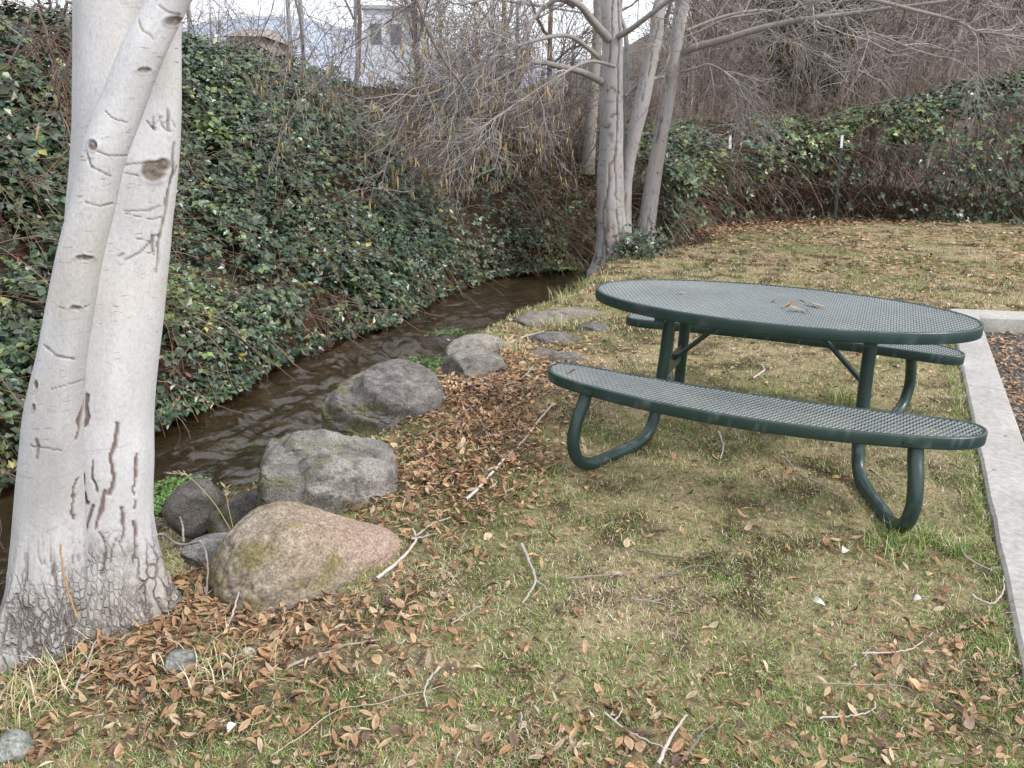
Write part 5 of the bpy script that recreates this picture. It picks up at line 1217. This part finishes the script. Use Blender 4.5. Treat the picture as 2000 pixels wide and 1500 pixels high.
twig([[(1278, 1150), (1282, 1137), (1320, 1130), (1345, 1116), (1390, 1116), (1422, 1130)]], 5, 'dark crooked twig with a pale end in the middle of the lawn', (.2, .17, .15))
twig([[(1105, 1140), (1150, 1137), (1224, 1130)], [(1190, 1140), (1210, 1118)]], 5, 'flat twig lying beside a reddish leaf in mid lawn', (.3, .25, .22))
twig([[(1232, 1180), (1275, 1186), (1320, 1196)], [(1270, 1185), (1300, 1178)]], 4, 'small forked grey twig right of the Y-shaped one', (.3, .26, .24))
twig([[(1316, 1222), (1322, 1240), (1318, 1260)]], 5, 'very short stub of twig between grass tufts in mid lawn', (.33, .28, .26))
twig([[(1870, 1060), (1880, 1090), (1905, 1110), (1945, 1128)]], 4, 'curved pale twig in the green grass beside the kerb')
twig([[(440, 1252), (458, 1215, .02), (476, 1180, .06)]], 6, 'pale stick leaning on the front of the tan boulder')
twig([[(540, 1185), (552, 1150, .04), (562, 1112, .09)], [(545, 1170, .02), (575, 1140, .06)]], 4, 'thin dry twig sticking up against the tan boulder')
twig([[(310, 1500), (395, 1440), (470, 1400), (560, 1372)]], 4, 'dark thin vine at the bottom edge below the trunk', (.17, .14, .12))
twig([[(140, 1380), (175, 1300), (190, 1260)], [(160, 1340), (200, 1310)]], 6, 'grey twig lying below the foot of the pale trunk')
twig([[(560, 1315), (610, 1295), (680, 1272), (740, 1262)], [(590, 1303), (640, 1290)]], 7, 'pair of weathered grey sticks lying together below the pebble', (.36, .32, .28))
twig([[(530, 1490), (590, 1450), (660, 1400), (740, 1385), (870, 1350)]], 3, 'long faint straw stem across the bottom left of the lawn', (.44, .38, .28))
twig([[(1185, 760), (1240, 775)], [(1320, 770), (1350, 790)]], 4, 'small pale twig lying beneath the picnic table')
twig([[(1470, 745), (1492, 728), (1482, 715)], [(1480, 738), (1500, 752)]], 4, 'little forked twig on bare turf under the tabletop')
twig([[(1403, 850), (1412, 880), (1405, 905)]], 4, 'thin pale twig in the grass beneath the near bench')
twig([[(1530, 900), (1565, 935), (1640, 970)]], 4, 'thin grey twig trailing left of the right bench leg', (.3, .27, .25))
twig([[(1700, 925), (1745, 960)]], 4, 'straight thin twig between the right bench legs')
twig([[(275, 1148), (330, 1138), (372, 1122)]], 15, 'flat piece of brown bark at the foot of the trunk', (.30, .185, .12), 'bark_strip', .012, None, 'bark')
twig([[(1330, 1500), (1370, 1445), (1400, 1420)]], 5, 'dark twig rising from the bottom edge right of the straight pale stick', (.2, .17, .15))
twig([[(1600, 1345), (1680, 1350), (1760, 1352), (1795, 1380)]], 3, 'thin vine stem over the leaves near the bottom right', (.33, .29, .27))
twig([[(1850, 1380), (1890, 1415), (1960, 1450), (2005, 1470)]], 4, 'dark vine running off the right edge of the lawn', (.17, .14, .12))
twig([[(880, 1230), (920, 1205), (948, 1190)]], 4, 'faint thin twig on the bare patch left of the Y-shaped twig', (.38, .34, .3))
twig([[(1015, 1400), (1022, 1425), (1030, 1445)]], 4, 'tiny pale twig between the curved twig and the grey twig', (.4, .36, .33))
# grey vine looping from the trunk foot over the slab
def hang(pts, w, label, name, cat, col, sides=6, Yv=None):
    P = resample(np.array([atY(*p) for p in pts]), 40); d = (P-CAMO)@FW; rad = np.linspace(w, w*.6, 40)/FPX*d/2*.8*(1+.25*r.normal(size=40)); P = P+r.normal(size=P.shape)*.0008
    g = Geo().add(*tubes(P[None], rad[None], sides, np.array([col]))); f0 = P[0].copy(); o = empty_mesh(g, name, f0); tag(o, label, cat); return o
hang([(240, 1105, 2.42), (280, 1060, 2.44), (315, 1043, 2.5), (345, 1062, 2.55), (372, 1062, 2.56), (392, 1060, 2.52), (403, 1085, 2.42), (406, 1120, 2.36), (402, 1165, 2.33)], 7, 'grey vine stem looping from the trunk foot down beside the tan boulder', 'vine', 'vine', (.27, .25, .245))
hang([(358, 1060, 2.56), (357, 1030, 2.62), (352, 1010, 2.66)], 6, 'short grey stump of vine standing up behind the looping vine', 'vine', 'vine', (.3, .28, .27))
hang([(150, 1205, 2.0), (135, 1160, 2.0), (122, 1110, 2.0), (117, 1062, 2.0)], 6, 'single orange-brown dead stem standing in front of the trunk', 'dry_stalk', 'stalk', (.46, .29, .15))
# dry grass stalks with seed heads beside the trunk
def stalk(pts, label, seeds=14):
    P = resample(np.array([atY(*p) for p in pts]), 24); g = Geo().add(*tubes(P[None], np.linspace(.0018, .001, 24)[None], 4, np.array([[.47, .40, .22]])))
    s1 = grow(P[None, -9:], seeds, .022, .5, (0, 0, -.1), .1, 3, .1, r); g.add(*tubes(s1, np.array([.0008, .0022, .0008])[None], 4, np.full((len(s1), 3), (.5, .43, .27))))
    o = empty_mesh(g, 'grass_stalk', P[0].copy()); tag(o, label, 'grass stalk', 'dry grass stalks by the dark rock')
stalk([(450, 1035, 2.72), (420, 985, 2.72), (385, 945, 2.72), (362, 927, 2.72), (338, 925, 2.72)], 'tall arching dry grass stalk with drooping seed head beside the trunk')
stalk([(455, 1030, 2.75), (446, 990, 2.75), (440, 950, 2.75)], 'short upright dry grass stalk behind the tan boulder')

# ------------------------------------------------------------------ small litter and leaves on the table
def scrap(px, py, L, Wd, rz, label, col, name='paper_scrap', cat='litter', zoff=.02):
    p = ground_at(px, py); u = np.linspace(0, 1, 6); V = []
    for i, t in enumerate(u):
        for s in (-1, 0, 1): V.append((t*L-L/2, s*Wd/2*math.sin(math.pi*(.15+.7*t)), .012*math.sin(t*3+s)+.006*abs(s)))
    F = [(i*3+j, i*3+j+1, i*3+j+4, i*3+j+3) for i in range(5) for j in range(2)]
    o = Geo().add(np.array(V), F, col).obj(name, M_PAPER, label=label, cat=cat); o.location = (p[0], p[1], p[2]+zoff); o.rotation_euler = (.2, .1, rz); return o
scrap(1600, 1190, .055, .018, -1.1, 'white feather lying on the lawn in front of the right bench leg', (.72, .70, .68), 'feather', 'feather')
scrap(1792, 1182, .03, .016, -.5, 'small white scrap on the grass near the kerb', (.78, .77, .76))
scrap(455, 1432, .034, .016, 1.0, 'white crumpled scrap among the leaves at the bottom left', (.74, .72, .68))
scrap(1664, 1316, .026, .015, 1.4, 'pale grey petal shaped scrap near the white thin twig', (.6, .58, .55))
scrap(1648, 1085, .03, .03, .4, 'pale curled scrap in the grass tuft by the right bench leg', (.6, .55, .48))
o = scrap(607, 686, .07, .04, .3, 'bit of blue plastic at the water edge below the brambles', (.03, .22, .5), 'plastic_scrap'); o.location.z = WATER_Z+.03
def on_table(u, v, z, L, rz, k_, label):
    o = bpy.data.objects.new('dry_leaf', MESHES[k_]); COL.objects.link(o)
    o.location = (TX+u*math.cos(TYAW)-v*math.sin(TYAW), TY+u*math.sin(TYAW)+v*math.cos(TYAW), z); o.rotation_euler = (.1, .1, rz); s_ = L/.05; o.scale = (s_, s_, s_)
    tag(o, label, 'leaf', 'dry leaves on the picnic table')
def uv_at(px, py, z):
    q = atz(px, py, z)-np.array([TX, TY, 0]); return q[0]*math.cos(TYAW)+q[1]*math.sin(TYAW), -q[0]*math.sin(TYAW)+q[1]*math.cos(TYAW)
for (px, py, z, L, k_, lab) in [(1332, 572, .764, .045, 3, 'small pale dry leaf near the left end of the tabletop'), (1540, 600, .766, .075, 0, 'leftmost crumb in the cluster of dry leaves on the tabletop'), (1556, 605, .766, .075, 1, 'flat tan leaf in the middle of the tabletop cluster'), (1576, 608, .766, .08, 5, 'front orange leaf of the tabletop cluster'), (1592, 596, .766, .11, 3, 'upright pale curled leaf, tallest of the tabletop cluster'), (1568, 598, .766, .06, 9, 'tiny rear leaf of the tabletop cluster'), (1512, 588, .764, .05, 4, 'dark leaf lying alone left of the tabletop cluster'), (1117, 727, .466, .05, 2, 'reddish dry leaf on the left end of the near bench')]:
    u, v = uv_at(px, py, z); on_table(u, v, z, L, r.uniform(0, 6), k_, lab)
for (px, py, lab) in [(1942, 918, 'small dark leaf on the kerb below the bench end'), (1965, 852, 'dark crumb of leaf on the kerb near its outer edge')]:
    p = atz(px, py, .02); o = bpy.data.objects.new('dry_leaf', MESHES[4]); COL.objects.link(o); o.location = (p[0], p[1], .022); o.scale = (.6, .6, .6); tag(o, lab, 'leaf')
